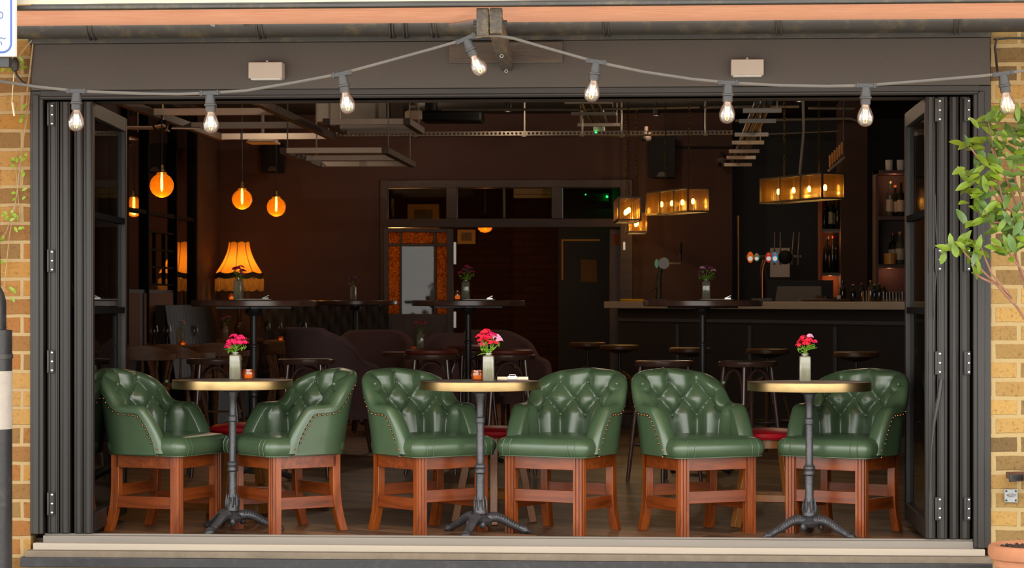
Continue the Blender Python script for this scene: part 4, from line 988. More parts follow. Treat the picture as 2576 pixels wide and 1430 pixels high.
# ------------------------------------------------------------------ left wall: mirrors and panelled dado
def yl(px, x=None):
    """depth on the left wall seen at px"""
    x = XL+.04 if x is None else x; lo, hi = 3.0, 14.0
    for _ in range(50):
        m_ = (lo+hi)/2
        if xat(px, m_) > x: lo = m_
        else: hi = m_
    return (lo+hi)/2
Y0m, Y1m = yl(318), yl(492)
mr = thing('wall_mirror', 'tall dark framed mirror with glazing bars on the left wall, reflecting the fringed lamp', 'mirror', (XL, (Y0m+Y1m)/2, .85))
zt2, zb2 = 2.95, 1.26
MB().bx(XL+.005, XL+.015, Y0m, Y1m, .80, zt2).build('mirror_glass', M['mirror'], mr, world=True)
fb = MB(); t_ = .035
for px, wd in ((318, .05), (370, .03), (441, .03), (491, .07)): y = yl(px); fb.bx(XL+.004, XL+.06, y-wd, y+wd*.3, .78, zt2+.03)
fb.bx(XL+.004, XL+.06, Y0m, Y1m, zt2, zt2+.06)
for z in (1.96,): fb.bx(XL+.004, XL+.045, Y0m, Y1m, z-.018, z+.018)
fb.build('mirror_frame', M['matt_black'], mr, world=True)
lt = MB(); ya, yb = yl(370), yl(441)
for k in range(1, 3): lt.bx(XL+.004, XL+.032, ya+(yb-ya)*k/3-.009, ya+(yb-ya)*k/3+.009, 1.31, 1.795)
for z in (1.31, 1.47, 1.63, 1.795): lt.bx(XL+.004, XL+.032, ya, yb, z-.009, z+.009)
lt.build('glazing_bars', M['matt_black'], mr, world=True)
pd = thing('wall_panel', 'brown panelled boards below the mirror on the left wall', 'panelling', (XL, (Y0m+Y1m)/2, 0))
for a, b in ((322, 352), (362, 434)): MB().bx(XL+.016, XL+.045, yl(a), yl(b), .72, zb2-.03).build('panel', M['plaster_panel'], pd, world=True, bevel=.005)
MB().bx(XL+.003, XL+.03, Y0m, yl(440), .70, zb2).build('backing', M['black_paint'], pd, world=True)
# banquettes
bq = thing('banquette', 'black fluted banquette back in the left corner under the mirror', 'bench seat', (XL+.35, 11.6, 0))
rows = []
for j in range(2):
    rows.append([])
MB().grid([[(XL+.17+.10*(1-f)+.015*abs(math.sin(i*PI/4)), 10.4+2.2*i/60, .42+.70*f) for i in range(61)] for f in (0, .3, .6, .9, 1)]).bx(XL+.08, XL+.17, 10.4, 12.6, .42, 1.12).build('backrest', M['tufted_black'], bq, world=True)
MB().bx(XL+.1, XL+.62, 10.4, 12.6, 0, .45).build('seat', M['tufted_black'], bq, world=True, bevel=.03)
bq2 = thing('banquette', 'long black buttoned banquette back along the back wall right of the fringed lamp', 'bench seat', ((xat(662, 13.6)+xat(965, 13.6))/2, 13.7, 0))
xa, xb_ = xat(652, 13.6), xat(968, 13.6)
MB().grid([[(xa+(xb_-xa)*i/80, 13.82-.03*abs(math.sin(PI*(i/8+j/4)))*abs(math.sin(PI*(i/8-j/4))), .40+.74*j/12) for i in range(81)] for j in range(13)]).bx(xa, xb_, 13.82, 13.97, .40, 1.14).build('backrest', M['tufted_black'], bq2, world=True)
MB().bx(xa, xb_, 13.25, 13.82, 0, .45).build('seat', M['tufted_black'], bq2, world=True, bevel=.03)
# ------------------------------------------------------------------ fringed lamp
YLp = 13.42; ql = P(602, 850, YLp); sL = SC(602, YLp)
zl = lambda py: zat(py, YLp)
lp = thing('fringed_lamp', 'glowing orange scalloped lampshade with dark trim and fringe, left on the back wall', 'table lamp', (ql.x, YLp, .775)); B0 = .775
nseg = 96
def shade_r(f):     # 0 top .. 1 bottom
    return (27+ (60-27)*(f**1.75))/sL
def ringpts(f, z, k=1.0): return [((shade_r(f)*(1-.035*abs(math.cos(4*a)) )*k*math.cos(a), shade_r(f)*(1-.035*abs(math.cos(4*a)))*k*math.sin(a), z+(.014*abs(math.sin(4*a)) if f < .02 else 0)+(-.018*abs(math.sin(4*a)) if f > .98 else 0)) ) for a in [2*PI*i/nseg for i in range(nseg)]]
zt_, zbm_ = zl(610)-B0, zl(686)-B0
MB().grid([ringpts(j/20, zt_+(zbm_-zt_)*j/20) for j in range(21)], close_u=True).build('shade', M['shade_fabric'], lp, ang=60)
rb = MB()
for k in range(8):
    a = (k+.0)*PI/4+PI/8*0; rb.tube([(shade_r(f)*.968*math.cos(a)*1.0, shade_r(f)*.968*math.sin(a), zt_+(zbm_-zt_)*f) for f in [j/12 for j in range(13)]], .0035, 5)
rb.tube(ringpts(0, zt_), .005, 5, closed=True); rb.build('shade_ribs', M['shade_trim'], lp)
MB().grid([ringpts(1, zbm_+.004, 1.008), ringpts(1, zbm_-.010, 1.02), ringpts(1, zbm_-.038, 1.03)], close_u=True).tube(ringpts(1, zbm_-.042, 1.03), .006, 5, closed=True).tube(ringpts(1, zbm_+.004, 1.01), .006, 5, closed=True).build('trim_band', M['shade_trim'], lp)
fg = MB(); zf = zbm_-.045
for i in range(nseg):
    a0, a1 = 2*PI*i/nseg, 2*PI*(i+.8)/nseg; rr = shade_r(1)*1.02; ph = (i % 12)/12; 
    if ph < .08: continue
    dz = -.10-.03*math.sin(PI*ph)-.018*abs(math.sin(4*a0))
    fg.quad((rr*math.cos(a0), rr*math.sin(a0), zf-.016*abs(math.sin(4*a0))), (rr*math.cos(a1), rr*math.sin(a1), zf-.016*abs(math.sin(4*a1))), (rr*math.cos(a1), rr*math.sin(a1), zf+dz), (rr*math.cos(a0), rr*math.sin(a0), zf+dz))
fg.build('fringe', M['fringe'], lp)
MB().lathe([(.075, 0), (.078, .012), (.05, .02), (.02, .03), (.035, .05), (.052, .085), (.054, .115), (.04, .15), (.022, .165), (.024, .17), (.022, .40), (.016, .44), (.012, .52)], n=24).build('base', M['bentwood'], lp)
MB().sph((0, 0, .66), .045, 12, 10).build('bulb', M['lamp_core'], lp)
MB().cyl((0, 0, .52), (0, 0, .63), .012, n=10).build('bulb_holder', M['brass'], lp)
lamp('fringed_lamp_light', (ql.x, YLp, B0+.73), (255, 200, 125), 1.1, 0)
# ------------------------------------------------------------------ amber globe pendants
def make_globe():
    r = thing('globe_pendant', 'x', 'pendant lamp', (0, 0, 0), 0, 'amber globe pendants')
    R_ = .097; pr = []
    for k in range(25):
        a = -PI/2+PI*.86*k/24; pr.append((max(.0005, R_*math.cos(a)), R_*math.sin(a)))
    pr += [(.042, R_*.93), (.042, R_*1.06), (.036, R_*1.07)]
    MB().lathe(pr, n=40, cap=False).build('globe', M['amber_globe'], r, ang=60)
    MB().lathe([(.040, .103), (.040, .108), (.02, .114), (.02, .128), (.014, .132), (.014, .165), (.006, .175)], n=20).build('cap', M['brass'], r)
    MB().lathe([(.006, .10), (.0075, .07), (.0085, .05), (.0085, -.02), (.006, -.04), (.0005, -.045)], n=14, cap=False).build('bulb', M['filament_warm'], r)
    MB().cyl((0, 0, .17), (0, 0, 1.0), .0055, n=6).build('cord', M['cable_black'], r)
    return r
g0 = make_globe()
for i, (px, py, Y, lab) in enumerate(((407, 467, 7.9, 'largest looking amber globe pendant, leftmost, hanging in front of the dark mirror'), (609, 502, 11.8, 'amber globe pendant above the fringed lamp, middle of the three globes'), (695, 521, 13.1, 'amber globe pendant hanging in front of the left loudspeaker, lowest of the three'))):
    q = P(px, py, Y)
    o = g0 if i == 0 else dup(g0, q)
    o.location = q; o['label'] = lab
    for k in kids(o):
        if k.name.startswith('cord'):
            k.data = k.data.copy()
            for v in k.data.vertices:
                if v.co.z > .5: v.co.z = (CT-q.z) if i else 2.66-q.z
    lamp('globe_light', (q.x, Y, q.z-.065), (255, 190, 110), 1.7, 0)
# ------------------------------------------------------------------ chandeliers of ribbed glass
def make_chandelier(LN_, W_=.20, Hh=.20):
    r = thing('bar_chandelier', 'x', 'chandelier', (0, 0, 0), 0, 'ribbed glass box chandeliers')
    pts = [(-W_/2, -LN_/2), (W_/2, -LN_/2), (W_/2+.05, -LN_/2+.16), (W_/2+.05, LN_/2-.16), (W_/2, LN_/2), (-W_/2, LN_/2), (-W_/2-.05, LN_/2-.16), (-W_/2-.05, -LN_/2+.16)]
    pts = [(-W_/2, -LN_/2), (W_/2, -LN_/2), (W_/2, LN_/2), (-W_/2, LN_/2)]
    fr = MB()
    for z in (0, Hh):
        for p, q in zip(pts, pts[1:]+pts[:1]): fr.bar((p[0], p[1], z), (q[0], q[1], z), .016, .014)
    for x, y in pts+[(-W_/2, -LN_/6), (W_/2, -LN_/6), (-W_/2, LN_/6), (W_/2, LN_/6)]: fr.bar((x, y, 0), (x, y, Hh), .014, .014, up=(0, 1, 0))
    fr.bar((0, -LN_/2, Hh), (0, LN_/2, Hh), .02, .012)
    fr.build('frame', M['iron_black'], r)
    def rib(p, q):
        n_ = max(8, int(math.hypot(q[0]-p[0], q[1]-p[1])/.009)); a = math.atan2(q[1]-p[1], q[0]-p[0]); nx, ny = math.sin(a), -math.cos(a); g = []
        for z in (.008, Hh-.008): g.append([(p[0]+(q[0]-p[0])*i/n_+nx*.003*(i % 2), p[1]+(q[1]-p[1])*i/n_+ny*.003*(i % 2), z) for i in range(n_+1)])
        return MB().grid(g)
    for p, q in ((pts[0], pts[1]), (pts[1], pts[2]), (pts[2], pts[3]), (pts[3], pts[0])): rib((p[0]*.96, p[1]*.992), (q[0]*.96, q[1]*.992)).build('ribbed_pane', M['ribbed'], r, smooth=False)
    for k in range(4):
        y = -LN_/2+LN_*(k+.5)/4
        MB().cyl((0, y, Hh), (0, y, .115), .010, n=10).build('lamp_holder', M['brass'], r)
        MB().lathe([(.006, .115), (.012, .104), (.0135, .088), (.010, .072), (.0005, .068)], c=(0, y, 0), n=12, cap=False).build('bulb', M['filament_warm'], r)
    for sy in (-.28, .28):
        ch = MB(); z = Hh; k = 0
        while z < 1.28:
            c = Vector((0, sy*LN_, z+.016)); d = Vector((1, 0, 0)) if k % 2 else Vector((0, 1, 0))
            ch.tube([c+d*.0085*math.cos(a)+Vector((0, 0, .0185*math.sin(a))) for a in [PI/4*i for i in range(8)]], .0028, 4, closed=True); z += .029; k += 1
        ch.build('hanging_chain', M['brass_dark'], r)
    return r
ub = Vector((-2.39, 4.0, 0)).normalized(); brz = math.atan2(ub.y, ub.x)-PI/2
ch0 = None
for px, py, Y, rz, LN_, lab in ((1757, 532, 9.9, brz*.75, .95, 'ribbed glass box chandelier with warm bulbs in front of the right loudspeaker'),
                         (2096, 499, 8.2, brz*.8, 1.1, 'ribbed glass box chandelier with warm bulbs above the beer taps, rightmost and longest'),
                         (1584, 553, 10.6, .07, .9, 'ribbed glass chandelier seen end on, just left of the longer one before the loudspeaker'),
                         (1604, 584, 13.0, .05, .6, 'lowest far ribbed glass chandelier partly hidden under the end on one')):
    r = make_chandelier(LN_); q = P(px, py, Y)
    ax = Vector((math.cos(rz+PI/2), math.sin(rz+PI/2), 0)); c = q+ax*LN_/2
    r.location = c; r.rotation_euler = (0, 0, rz); r['label'] = lab
    for k in range(4): lamp('chandelier_light', c+ax*LN_*(-.5+(k+.5)/4)+Vector((0, 0, .05)), (255, 196, 112), .35, 0)
# ------------------------------------------------------------------ ceiling: rafts, ducts, trays, ladders, pipes
def raft(label, x0, x1, ya, yb, z0, z1, slats, mats='raft', rods=True):
    r = thing('ceiling_raft', label, 'ceiling raft', ((x0+x1)/2, (ya+yb)/2, z0), 0, 'hanging slatted ceiling rafts')
    for x in (x0, x1): MB().bx(x-.03, x+.03, ya, yb, z0, z1).build('side_rail', M['raft_dark'], r, world=True, bevel=.003)
    for y in slats: MB().bx(x0+.03, x1-.03, y-.02, y+.03, z0+.006, z1-.002).build('slat', M[mats], r, world=True, bevel=.002)
    if rods:
        rd = MB()
        for x in (x0, x1):
            for y in (ya+.25, yb-.25): rd.cyl((x, y, z1), (x, y, CT), .006, n=6)
        rd.build('hanging_rods', M['tray_metal'], r, world=True)
    return r
raft('long slatted ceiling raft at the upper left, with a dark sloping side rail', -4.42, -3.33, 7.6, 11.95, 2.715, 2.78, (8.75, 10.35, 11.85))
raft('lower slatted ceiling raft hanging in front of the back wall left of centre', -3.41, -2.52, 9.45, 11.7, 2.435, 2.49, (9.47, 10.6, 11.6))
raft('short ceiling raft between the grey duct and the lower raft', -3.1, -2.38, 9.9, 11.15, 2.715, 2.775, (9.95, 10.6, 11.1))
dk = thing('ventilation_duct', 'boxy grey ventilation duct under the ceiling behind the third bulb from the left', 'duct', (xat(885, 12), 12.3, 2.89))
MB().bx(xat(797, 12), xat(972, 12), 12.0, 12.6, 2.90, 3.1).build('duct_body', M['duct'], dk, world=True, bevel=.004)
MB().bx(xat(972, 12), xat(992, 12), 12.03, 12.57, 2.91, 3.1).bx(xat(992, 12), xat(1015, 12), 12.0, 12.6, 2.905, 3.1).build('duct_collar', M['raft_dark'], dk, world=True)
tag(MB().box(P(1040, 291, 11.3), (.13, .18, .085), rz=.3).build('junction_box', M['bar_top'], bevel=.004), 'tan junction box hanging beside the grey duct', 'box')
pj = thing('projector', 'black projector hanging under the ceiling right of the grey duct', 'projector', P(1150, 308, 12))
MB().bx(xat(1065, 12), xat(1215, 12), 11.8, 12.2, zat(308, 12), zat(282, 12)).build('housing', M['black_plastic'], pj, world=True, bevel=.02)
MB().lathe([(.05, 0), (.06, .03), (.06, .10), (.03, .12)], c=P(1085, 285, 11.9), n=16).build('mount', M['black_plastic'], pj, world=True)
cu = thing('ceiling_unit', 'small stepped beige ceiling fitting above the left loudspeaker', 'ceiling fitting', P(661, 362, 12.2))
MB().bx(xat(629, 12.2), xat(692, 12.2), 12.1, 12.4, zat(353, 12.2), zat(345, 12.2)).bx(xat(625, 12.2), xat(696, 12.2), 12.08, 12.42, zat(358, 12.2), zat(353, 12.2)).build('housing', M['raft'], cu, world=True, bevel=.003)
MB().cyl(P(661, 345, 12.25), (P(661, 345, 12.25).x, 12.25, CT), .02, n=8).build('stem', M['tray_metal'], cu, world=True)
ty = thing('cable_tray', 'long perforated metal cable tray running across under the ceiling', 'cable tray', (xat(1345, 11.9), 11.9, 2.73))
xa, xb_ = xat(845, 11.9), xat(1845, 11.9); tm = MB(); zt0 = zat(341, 11.9); zt1 = zat(331, 11.9)
tm.bx(xa, xb_, 11.9, 12.05, zt0-.002, zt0+.002).bx(xa, xb_, 11.895, 11.9, zt0, zt0+.008).bx(xa, xb_, 11.895, 11.9, zt1-.008, zt1)
k = 0; x = xa
while x < xb_:
    tm.bx(x, x+.016, 11.895, 11.9, zt0+.008, zt1-.008); x += .04
tm.build('tray', M['tray_metal'], ty, world=True)
for px in (1047, 1320, 1465, 1563, 1775): MB().cyl((xat(px, 11.97), 11.97, zt0), (xat(px, 11.97), 11.97, CT), .008, n=6).bx(xat(px, 11.97)-.02, xat(px, 11.97)+.02, 11.89, 12.06, zt0-.012, zt0-.003).build('hanger', M['tray_metal'], ty, world=True)
def ladder(label, xc, w_, z, ys, mat):
    r = thing('cable_ladder', label, 'cable ladder', (xc, sum(ys)/len(ys), z-.02), 0, 'metal cable ladders under the ceiling')
    for y in ys:
        m_ = MB().bx(xc-w_/2, xc+w_/2, y-.02, y+.02, z-.015, z+.015)
        for s_ in ((-1, 1) if y in (ys[0], ys[-1]) and z > 2.8 else (1,) if y in (ys[0], ys[3 if len(ys) > 3 else 1]) else ()): m_.cyl((xc+s_*(w_/2-.03), y, z), (xc+s_*(w_/2-.03), y, CT), .006, n=6)
        m_.build('cross_bar', M[mat], r, world=True)
    for s_ in (-.18, 0, .16): MB().tube([(xc+s_*w_, ys[0]-.3, z+.035), (xc+s_*w_*1.1, (ys[0]+ys[-1])/2, z+.03), (xc+s_*w_, ys[-1]+.3, z+.035)], .018, 6).build('cable_run', M['cable_black'], r, world=True)
    return r
ladder('metal cable ladder with three bright bars under the ceiling, right of centre', -.77, .42, 2.9, (9.8, 11.15, 12.6), 'tray_metal')
ladder('stepped metal cable ladder hanging near the black alcove, seven bars', .60, .27, 2.5, (5.7, 6.7, 8.2, 9.2, 10.4, 11.4, 12.6), 'raft')
tag(MB().box(P(1507, 325, 12.1), (.11, .08, .05)).build('wifi_box', M['white_plastic'], bevel=.008), 'small pale box with a green light on the cable tray', 'box')
tag(MB().sph(P(1499, 333, 12.05), .009, 8, 6).build('green_indicator', M['green_led']), 'tiny green light under the pale box on the cable tray', 'indicator light')
def pipe(pts, r, lab, mat='tray_metal'): tag(MB().tube(pts, r, 8).build('conduit', M[mat]), lab, 'pipe', 'conduits under the ceiling')
pipe([P(1110, 276, 11), P(1430, 276, 11), P(1760, 270, 11)], .012, 'thin metal conduit crossing under the ceiling behind the cable ladder')
pipe([P(1770, 270, 9.5), P(2010, 268, 9.5)], .013, 'metal conduit under the ceiling behind the second bulb from the right')
pipe([P(2034, 272, 9.5), P(2150, 273, 9.5)], .012, 'short metal conduit under the ceiling near the rightmost inner bulb')
pipe([P(1850, 304, 12.5), P(1930, 302, 12.5), P(2140, 298, 12.0), P(2160, 306, 12.0)], .013, 'dim conduit crossing the black alcove just under the ceiling')
pipe([P(1930, 338, 12.8), P(2110, 330, 12.6)], .006, 'thin dim wire crossing the black alcove')
pipe([P(1690, 371, 13.95), P(1838, 371, 13.95)], .010, 'black conduit on the back wall right of the loudspeaker', 'black_paint')
pipe([P(2020, 235, 8.0), P(2022, 330, 8.0), P(2012, 438, 8.0)], .011, 'pale flex hanging straight down to the rightmost chandelier')
def speaker(label, a, b, c, d, Y, rz, group='black wall loudspeakers'):
    q = P((a+b)/2, d, Y); r = thing('loudspeaker', label, 'speaker', q, rz, group); w_ = (b-a)/SC(a, Y); h_ = (d-c)/SC(a, Y)
    MB().rings([[(x, y, z) for x, y in ((-w_/2*k, -.13), (w_/2*k, -.13), (w_/2*k*.7, .13), (-w_/2*k*.7, .13))] for z, k in ((0, .94), (.02, .97), (h_, 1.0))]).build('cabinet', M['black_plastic'], r, bevel=.006)
    MB().add([(.05*math.cos(PI*i/12), -.1335, .012+.05*math.sin(PI*i/12)) for i in range(13)], [tuple(range(13))]).build('logo_plate', M['speaker_logo'], r)
    MB().bx(-.03, .03, .10, .25, h_*.5, h_*.7).build('wall_bracket', M['black_metal'], r)
speaker('black loudspeaker high on the back wall behind the lowest amber globe', 660, 721, 362, 435, 13.7, .0)
speaker('larger black loudspeaker on the back wall above the ribbed chandeliers', 1634, 1704, 344, 449, 13.65, -.12)
def cctv(label, px, py, Y, up):
    q = P(px, py, Y); r = thing('security_camera', label, 'camera', q, 0, 'dome security cameras')
    MB().sph((0, 0, 0), .055, 16, 12).lathe([(.06, .02), (.066, .03), (.066, .05)], n=20).build('dome', M['raft_dark'], r)
    MB().sph((-.02, -.045, -.015), .024, 10, 8).build('lens', M['black_plastic'], r)
    MB().cyl((0, 0, .05), (0, up, .11), .02, n=8).build('mount', M['raft_dark'], r)
cctv('round security camera on the back wall beside the stepped cable ladder', 1816, 411, 13.8, .15)
cctv('security camera tucked under the cable tray above the right loudspeaker', 1625, 347, 12.4, 0)
fn = thing('ceiling_fan', 'ceiling fan with a brass hub and pale blades above the leftmost globe', 'ceiling fan', P(408, 322, 8.9)); q = fn.location.copy()
MB().lathe([(.008, -.04), (.02, -.03), (.05, 0), (.055, .03), (.03, .06), (.012, .07), (.012, CT-q.z)], n=18).build('hub', M['brass'], fn)
for k in range(4):
    a = k*PI/2+.12; MB().box((.20*math.cos(a), .20*math.sin(a), .0), (.24, .075, .012), mat=Matrix.Rotation(a, 3, 'Z')@Matrix.Rotation(.2, 3, 'X')).build('blade', M['raft'], fn, bevel=.003)

# added spotlights that fill the back of the room with light
def make_fill_spot():
    r = thing('added_fill_spot', 'x', 'spotlight', (0, 0, 0), 0, 'added black fill spotlights between the ceiling services')
    MB().lathe([(.03, 0), (.034, .004), (.034, .085), (.012, .09), (.012, .16)], n=18, cap=False).build('housing', M['black_metal'], r)
    MB().lathe([(.001, .004), (.028, .004)], n=18, cap=False).build('lens', M['fill_spot_lens'], r)
    return r
mkemit('fill_spot_lens', (255, 226, 190), 2.0)
p0 = make_fill_spot()
for i, (x, y, pw) in enumerate(((-3.9, 11.3, 14), (-2.75, 12.7, 16), (-1.6, 11.6, 14), (-.2, 12.2, 16), (1.1, 10.6, 9), (-2.9, 7.2, 19), (-.6, 7.6, 17), (1.2, 7.0, 14))):
    o = p0 if i == 0 else dup(p0, (0, 0, 0)); o.location = (x, y, CT-.16)
    o['label'] = 'added black fill spotlight, %s' % ('above the long left raft', 'near the left loudspeaker', 'over the far round tall table', 'between the two cable ladders', 'over the bar near the rightmost chandelier', 'nearest one at the left over the bentwood stools', 'nearest one in the middle', 'nearest one at the right over the bar stools')[i]
    lamp('fill_light', (x, y, CT-.19), (255, 222, 190), pw*.30, 0)
# ------------------------------------------------------------------ bar counter
BA, BB = Vector((xat(1519, 10.9), 10.9, 0)), Vector((2.35, 5.75, 0))      # front line of the worktop
BB = Vector((xat(2275, 7.0), 7.0, 0)); ub = (BB-BA).normalized(); BB = BB+ub*.7; nb = Vector((-ub.y, ub.x, 0))  # nb points behind the bar
if nb.y < 0: nb = -nb
LB = (BB-BA).length; ZB = 1.152
Mb = Matrix(((ub.x, nb.x, 0), (ub.y, nb.y, 0), (0, 0, 1)))
bar = thing('bar_counter', 'long dark panelled bar counter with a pale stone worktop', 'bar counter', BA, math.atan2(ub.y, ub.x))
MB().bx(0, LB, 0, .62, ZB-.062, ZB).build('worktop', M['bar_top'], bar, bevel=.006)
MB().bx(.08, LB, .10, .56, 0, ZB-.062).build('counter_body', M['bar_paint'], bar)
tm = MB(); n_ = 6
def tb(px, v=.1):     # distance along the bar seen at px
    lo, hi = 0.0, LB
    for _ in range(50):
        m_ = (lo+hi)/2; p = BA+ub*m_+nb*v
        r_ = (p.x-0)*RT[0]+(p.y+D)*RT[1]; d_ = p.x*FW[0]+(p.y+D)*FW[1]
        if HX+F*r_/d_ > px: hi = m_
        else: lo = m_
    return lo
for px in (1548, 1706, 1888, 2103, 2300): t = tb(px); tm.bx(t-.02, t+.02, .085, .10, .02, ZB-.20)
tm.bx(.08, LB, .085, .10, ZB-.18, ZB-.15).bx(.08, LB, .08, .10, 0, .12)
tm.build('panel_moulding', M['bar_trim'], bar, bevel=.003)
def onbar(px, v=.3):
    t = tb(px, v); p = BA+ub*t+nb*v; return Vector((p.x, p.y, ZB+.001))
# lager font
fo = thing('beer_font', 'single chrome beer font with a round head and tall black tap handle on the bar', 'beer tap', onbar(1660, .28)); sB = SC(1660, fo.location.y)
k_ = 1/sB; zz = lambda py: zat(py, fo.location.y)-ZB; xx = lambda px: xat(px, fo.location.y)-fo.location.x
MB().bx(xx(1638), xx(1678), -.06, .06, 0, .02).tube([(xx(1657), 0, .01), (xx(1657), 0, zz(700)), (xx(1662), 0, zz(672)), (xx(1668), 0, zz(664))], [.028, .026, .024, .02], 12).tube([(xx(1638), 0, zz(735)), (xx(1652), -.02, zz(722)), (xx(1655), -.02, zz(706))], .008, 6).build('column', M['iron_black'], fo, bevel=.003)
MB().cyl((xx(1670), -.02, zz(664)), (xx(1670), -.05, zz(664)), 15*k_, n=28).build('head', M['chrome'], fo, bevel=.004)
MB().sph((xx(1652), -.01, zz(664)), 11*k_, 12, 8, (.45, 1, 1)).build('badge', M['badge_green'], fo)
MB().tube([(xx(1684), -.02, zz(664)), (xx(1712), -.02, zz(664)), (xx(1712), -.02, zz(640))], .010, 8).build('spout', M['chrome'], fo)
MB().cyl((xx(1712), -.02, zz(660)), (xx(1714), -.02, zz(612)), .009, .012, n=10).build('tap_handle', M['black_plastic'], fo)
tw = thing('beer_tower', 'copper beer tower carrying coloured oval badges and thin tap levers', 'beer tap', onbar(1918, .30)); y_ = tw.location.y; k_ = 1/SC(1918, y_)
zz = lambda py: zat(py, y_)-ZB; xx = lambda px: xat(px, y_)-tw.location.x
MB().tube([(0, 0, .01), (0, 0, zz(690)), (xx(1920), 0, zz(672)), (xx(1926), 0, zz(655)), (xx(1938), 0, zz(647))], [.022]*5, 12).build('column', M['copper'], tw)
MB().bx(-.09, .08, -.06, .06, 0, .03).build('base_plate', M['iron_black'], tw, bevel=.004)
MB().cyl((xx(1876), .0, zz(648)), (xx(2016), .0, zz(648)), .015, n=12).build('tap_rail', M['iron_black'], tw)
MB().sph((xx(1975), -.03, zz(649)), 18*k_, 16, 10, (1, .5, 1)).build('drip_head', M['black_plastic'], tw)
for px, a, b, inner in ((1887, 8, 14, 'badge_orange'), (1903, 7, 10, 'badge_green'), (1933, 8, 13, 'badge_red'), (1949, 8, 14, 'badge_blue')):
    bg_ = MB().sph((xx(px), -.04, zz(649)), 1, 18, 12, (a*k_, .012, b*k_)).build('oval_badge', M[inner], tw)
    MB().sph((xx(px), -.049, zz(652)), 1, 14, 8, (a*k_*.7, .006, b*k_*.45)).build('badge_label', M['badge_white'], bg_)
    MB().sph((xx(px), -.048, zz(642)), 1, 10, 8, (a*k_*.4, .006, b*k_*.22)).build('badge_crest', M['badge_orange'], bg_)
for px, p1 in ((1948, 1949), (1963, 1963), (1993, 1997), (2008, 2011)):
    MB().cyl((xx(px), -.02, zz(634)), (xx(p1), -.02, zz(586)), .0055, .004, n=8).build('tap_lever', M['steel'], tw)
    MB().cyl((xx(px), -.02, zz(668)), (xx(px), -.02, zz(630)), .009, n=8).build('tap_valve', M['chrome'], tw)
tag(MB().cyl(onbar(1858, .35), onbar(1858, .35)+Vector((0, 0, .74)), .010, n=10).build('brass_pole', M['brass_dark']), 'slim vertical brass pole standing on the bar', 'pole')
tag(MB().box(onbar(1590, .3)+Vector((0, 0, .012)), (.19, .12, .022), rz=-.5).build('bar_cloth', M['yellow_cloth'], bevel=.008), 'folded yellow bar cloth at the left end of the counter', 'cloth')
# back bar
tag(MB().box(P(1962, 661, 13.9), (.20, .01, .30)).build('notice_board', M['white_plastic']), 'pale square notice hanging in the black alcove behind the taps', 'notice')
bs = thing('back_counter', 'pale stainless back counter top behind the beer tower', 'counter', (xat(2000, 11.5), 11.8, 0))
MB().bx(xat(1940, 11.5), xat(2110, 11.5), 11.5, 12.4, 0, 1.12).bx(xat(1940, 11.5), xat(2110, 11.5), 12.3, 12.4, 1.12, 1.36).build('cabinet', M['black_paint'], bs, world=True)
MB().bx(xat(1935, 11.5), xat(2110, 11.5), 11.45, 12.3, 1.12, 1.155).add([(xat(1950, 12.28), 12.28, 1.155), (xat(2066, 12.28), 12.28, 1.155), (xat(2066, 12.28), 12.29, zat(721, 12.3)), (xat(1956, 12.28), 12.29, zat(721, 12.3))], [(0, 1, 2, 3)]).build('steel_top', M['alu'], bs, world=True)
YS = 12.6
s1 = thing('bottle_shelf', 'narrow lit bottle shelving seen edge on, right of the black alcove', 'shelving', (xat(2090, YS), YS, 0))
MB().bx(xat(2066, YS), xat(2113, YS), YS+.25, YS+.3, 0, 2.25).bx(xat(2062, YS), xat(2067, YS), YS-.1, YS+.3, 0, 2.25).build('back_panel', M['orange_niche'], s1, world=True)
for py in (586, 695, 757): MB().bx(xat(2066, YS), xat(2112, YS), YS-.06, YS+.25, zat(py, YS), zat(py, YS)+.03).build('shelf', M['bar_trim'], s1, world=True)
lamp('shelf_glow', (xat(2090, YS), YS+.1, zat(702, YS)), (255, 175, 115), .30, 0)
pil = struct(MB().bx(xat(2112, YS), xat(2178, YS), YS-.2, YS+.5, 0, ZC).build('pillar', M['wall_brown']), 'brown pillar between the two bottle shelves')
Y2 = 9.4
s2 = thing('bottle_shelf', 'dark red lit bottle shelving at the far right of the bar', 'shelving', (xat(2245, Y2), Y2+.15, 0))
MB().bx(xat(2203, Y2), xat(2300, Y2), Y2+.3, Y2+.34, 0, zat(432, Y2)).bx(xat(2203, Y2), xat(2210, Y2), Y2, Y2+.3, 0, zat(432, Y2)).bx(xat(2203, Y2), xat(2300, Y2), Y2, Y2+.3, zat(432, Y2)-.03, zat(432, Y2)).build('back_panel', M['shelf_dark'], s2, world=True)
for py in (547, 667, 762): MB().bx(xat(2208, Y2), xat(2300, Y2), Y2-.02, Y2+.3, zat(py, Y2)-.03, zat(py, Y2)).build('shelf', M['shelf_dark'], s2, world=True)
lamp('shelf_glow', (xat(2240, Y2), Y2+.12, zat(680, Y2)), (255, 165, 120), .35, 0)
lamp('shelf_glow', (xat(2250, Y2), Y2+.05, zat(450, Y2)), (255, 170, 120), .35, 0)
def bottle(loc, h, label, mat='bottle_dark', lab='label_cream', cap='bottle_gold', group='bottles behind the bar', r=.037):
    t = thing('bottle', label, 'bottle', loc, random.uniform(-.4, .4), group)
    MB().lathe([(.001, .002), (r*.9, 0), (r, .006), (r, h*.60), (r*.9, h*.66), (r*.45, h*.74), (r*.36, h*.8), (r*.34, h*.95)], n=16).build('glass', M[mat], t)
    MB().lathe([(r*.40, h*.93), (r*.42, h*.93), (r*.42, h), (.001, h)], n=12, cap=False).build('cap', M[cap], t)
    if lab: MB().lathe([(r+.0008, h*.14), (r+.0008, h*.48)], n=16, cap=False).build('label', M[lab], t)
    return t
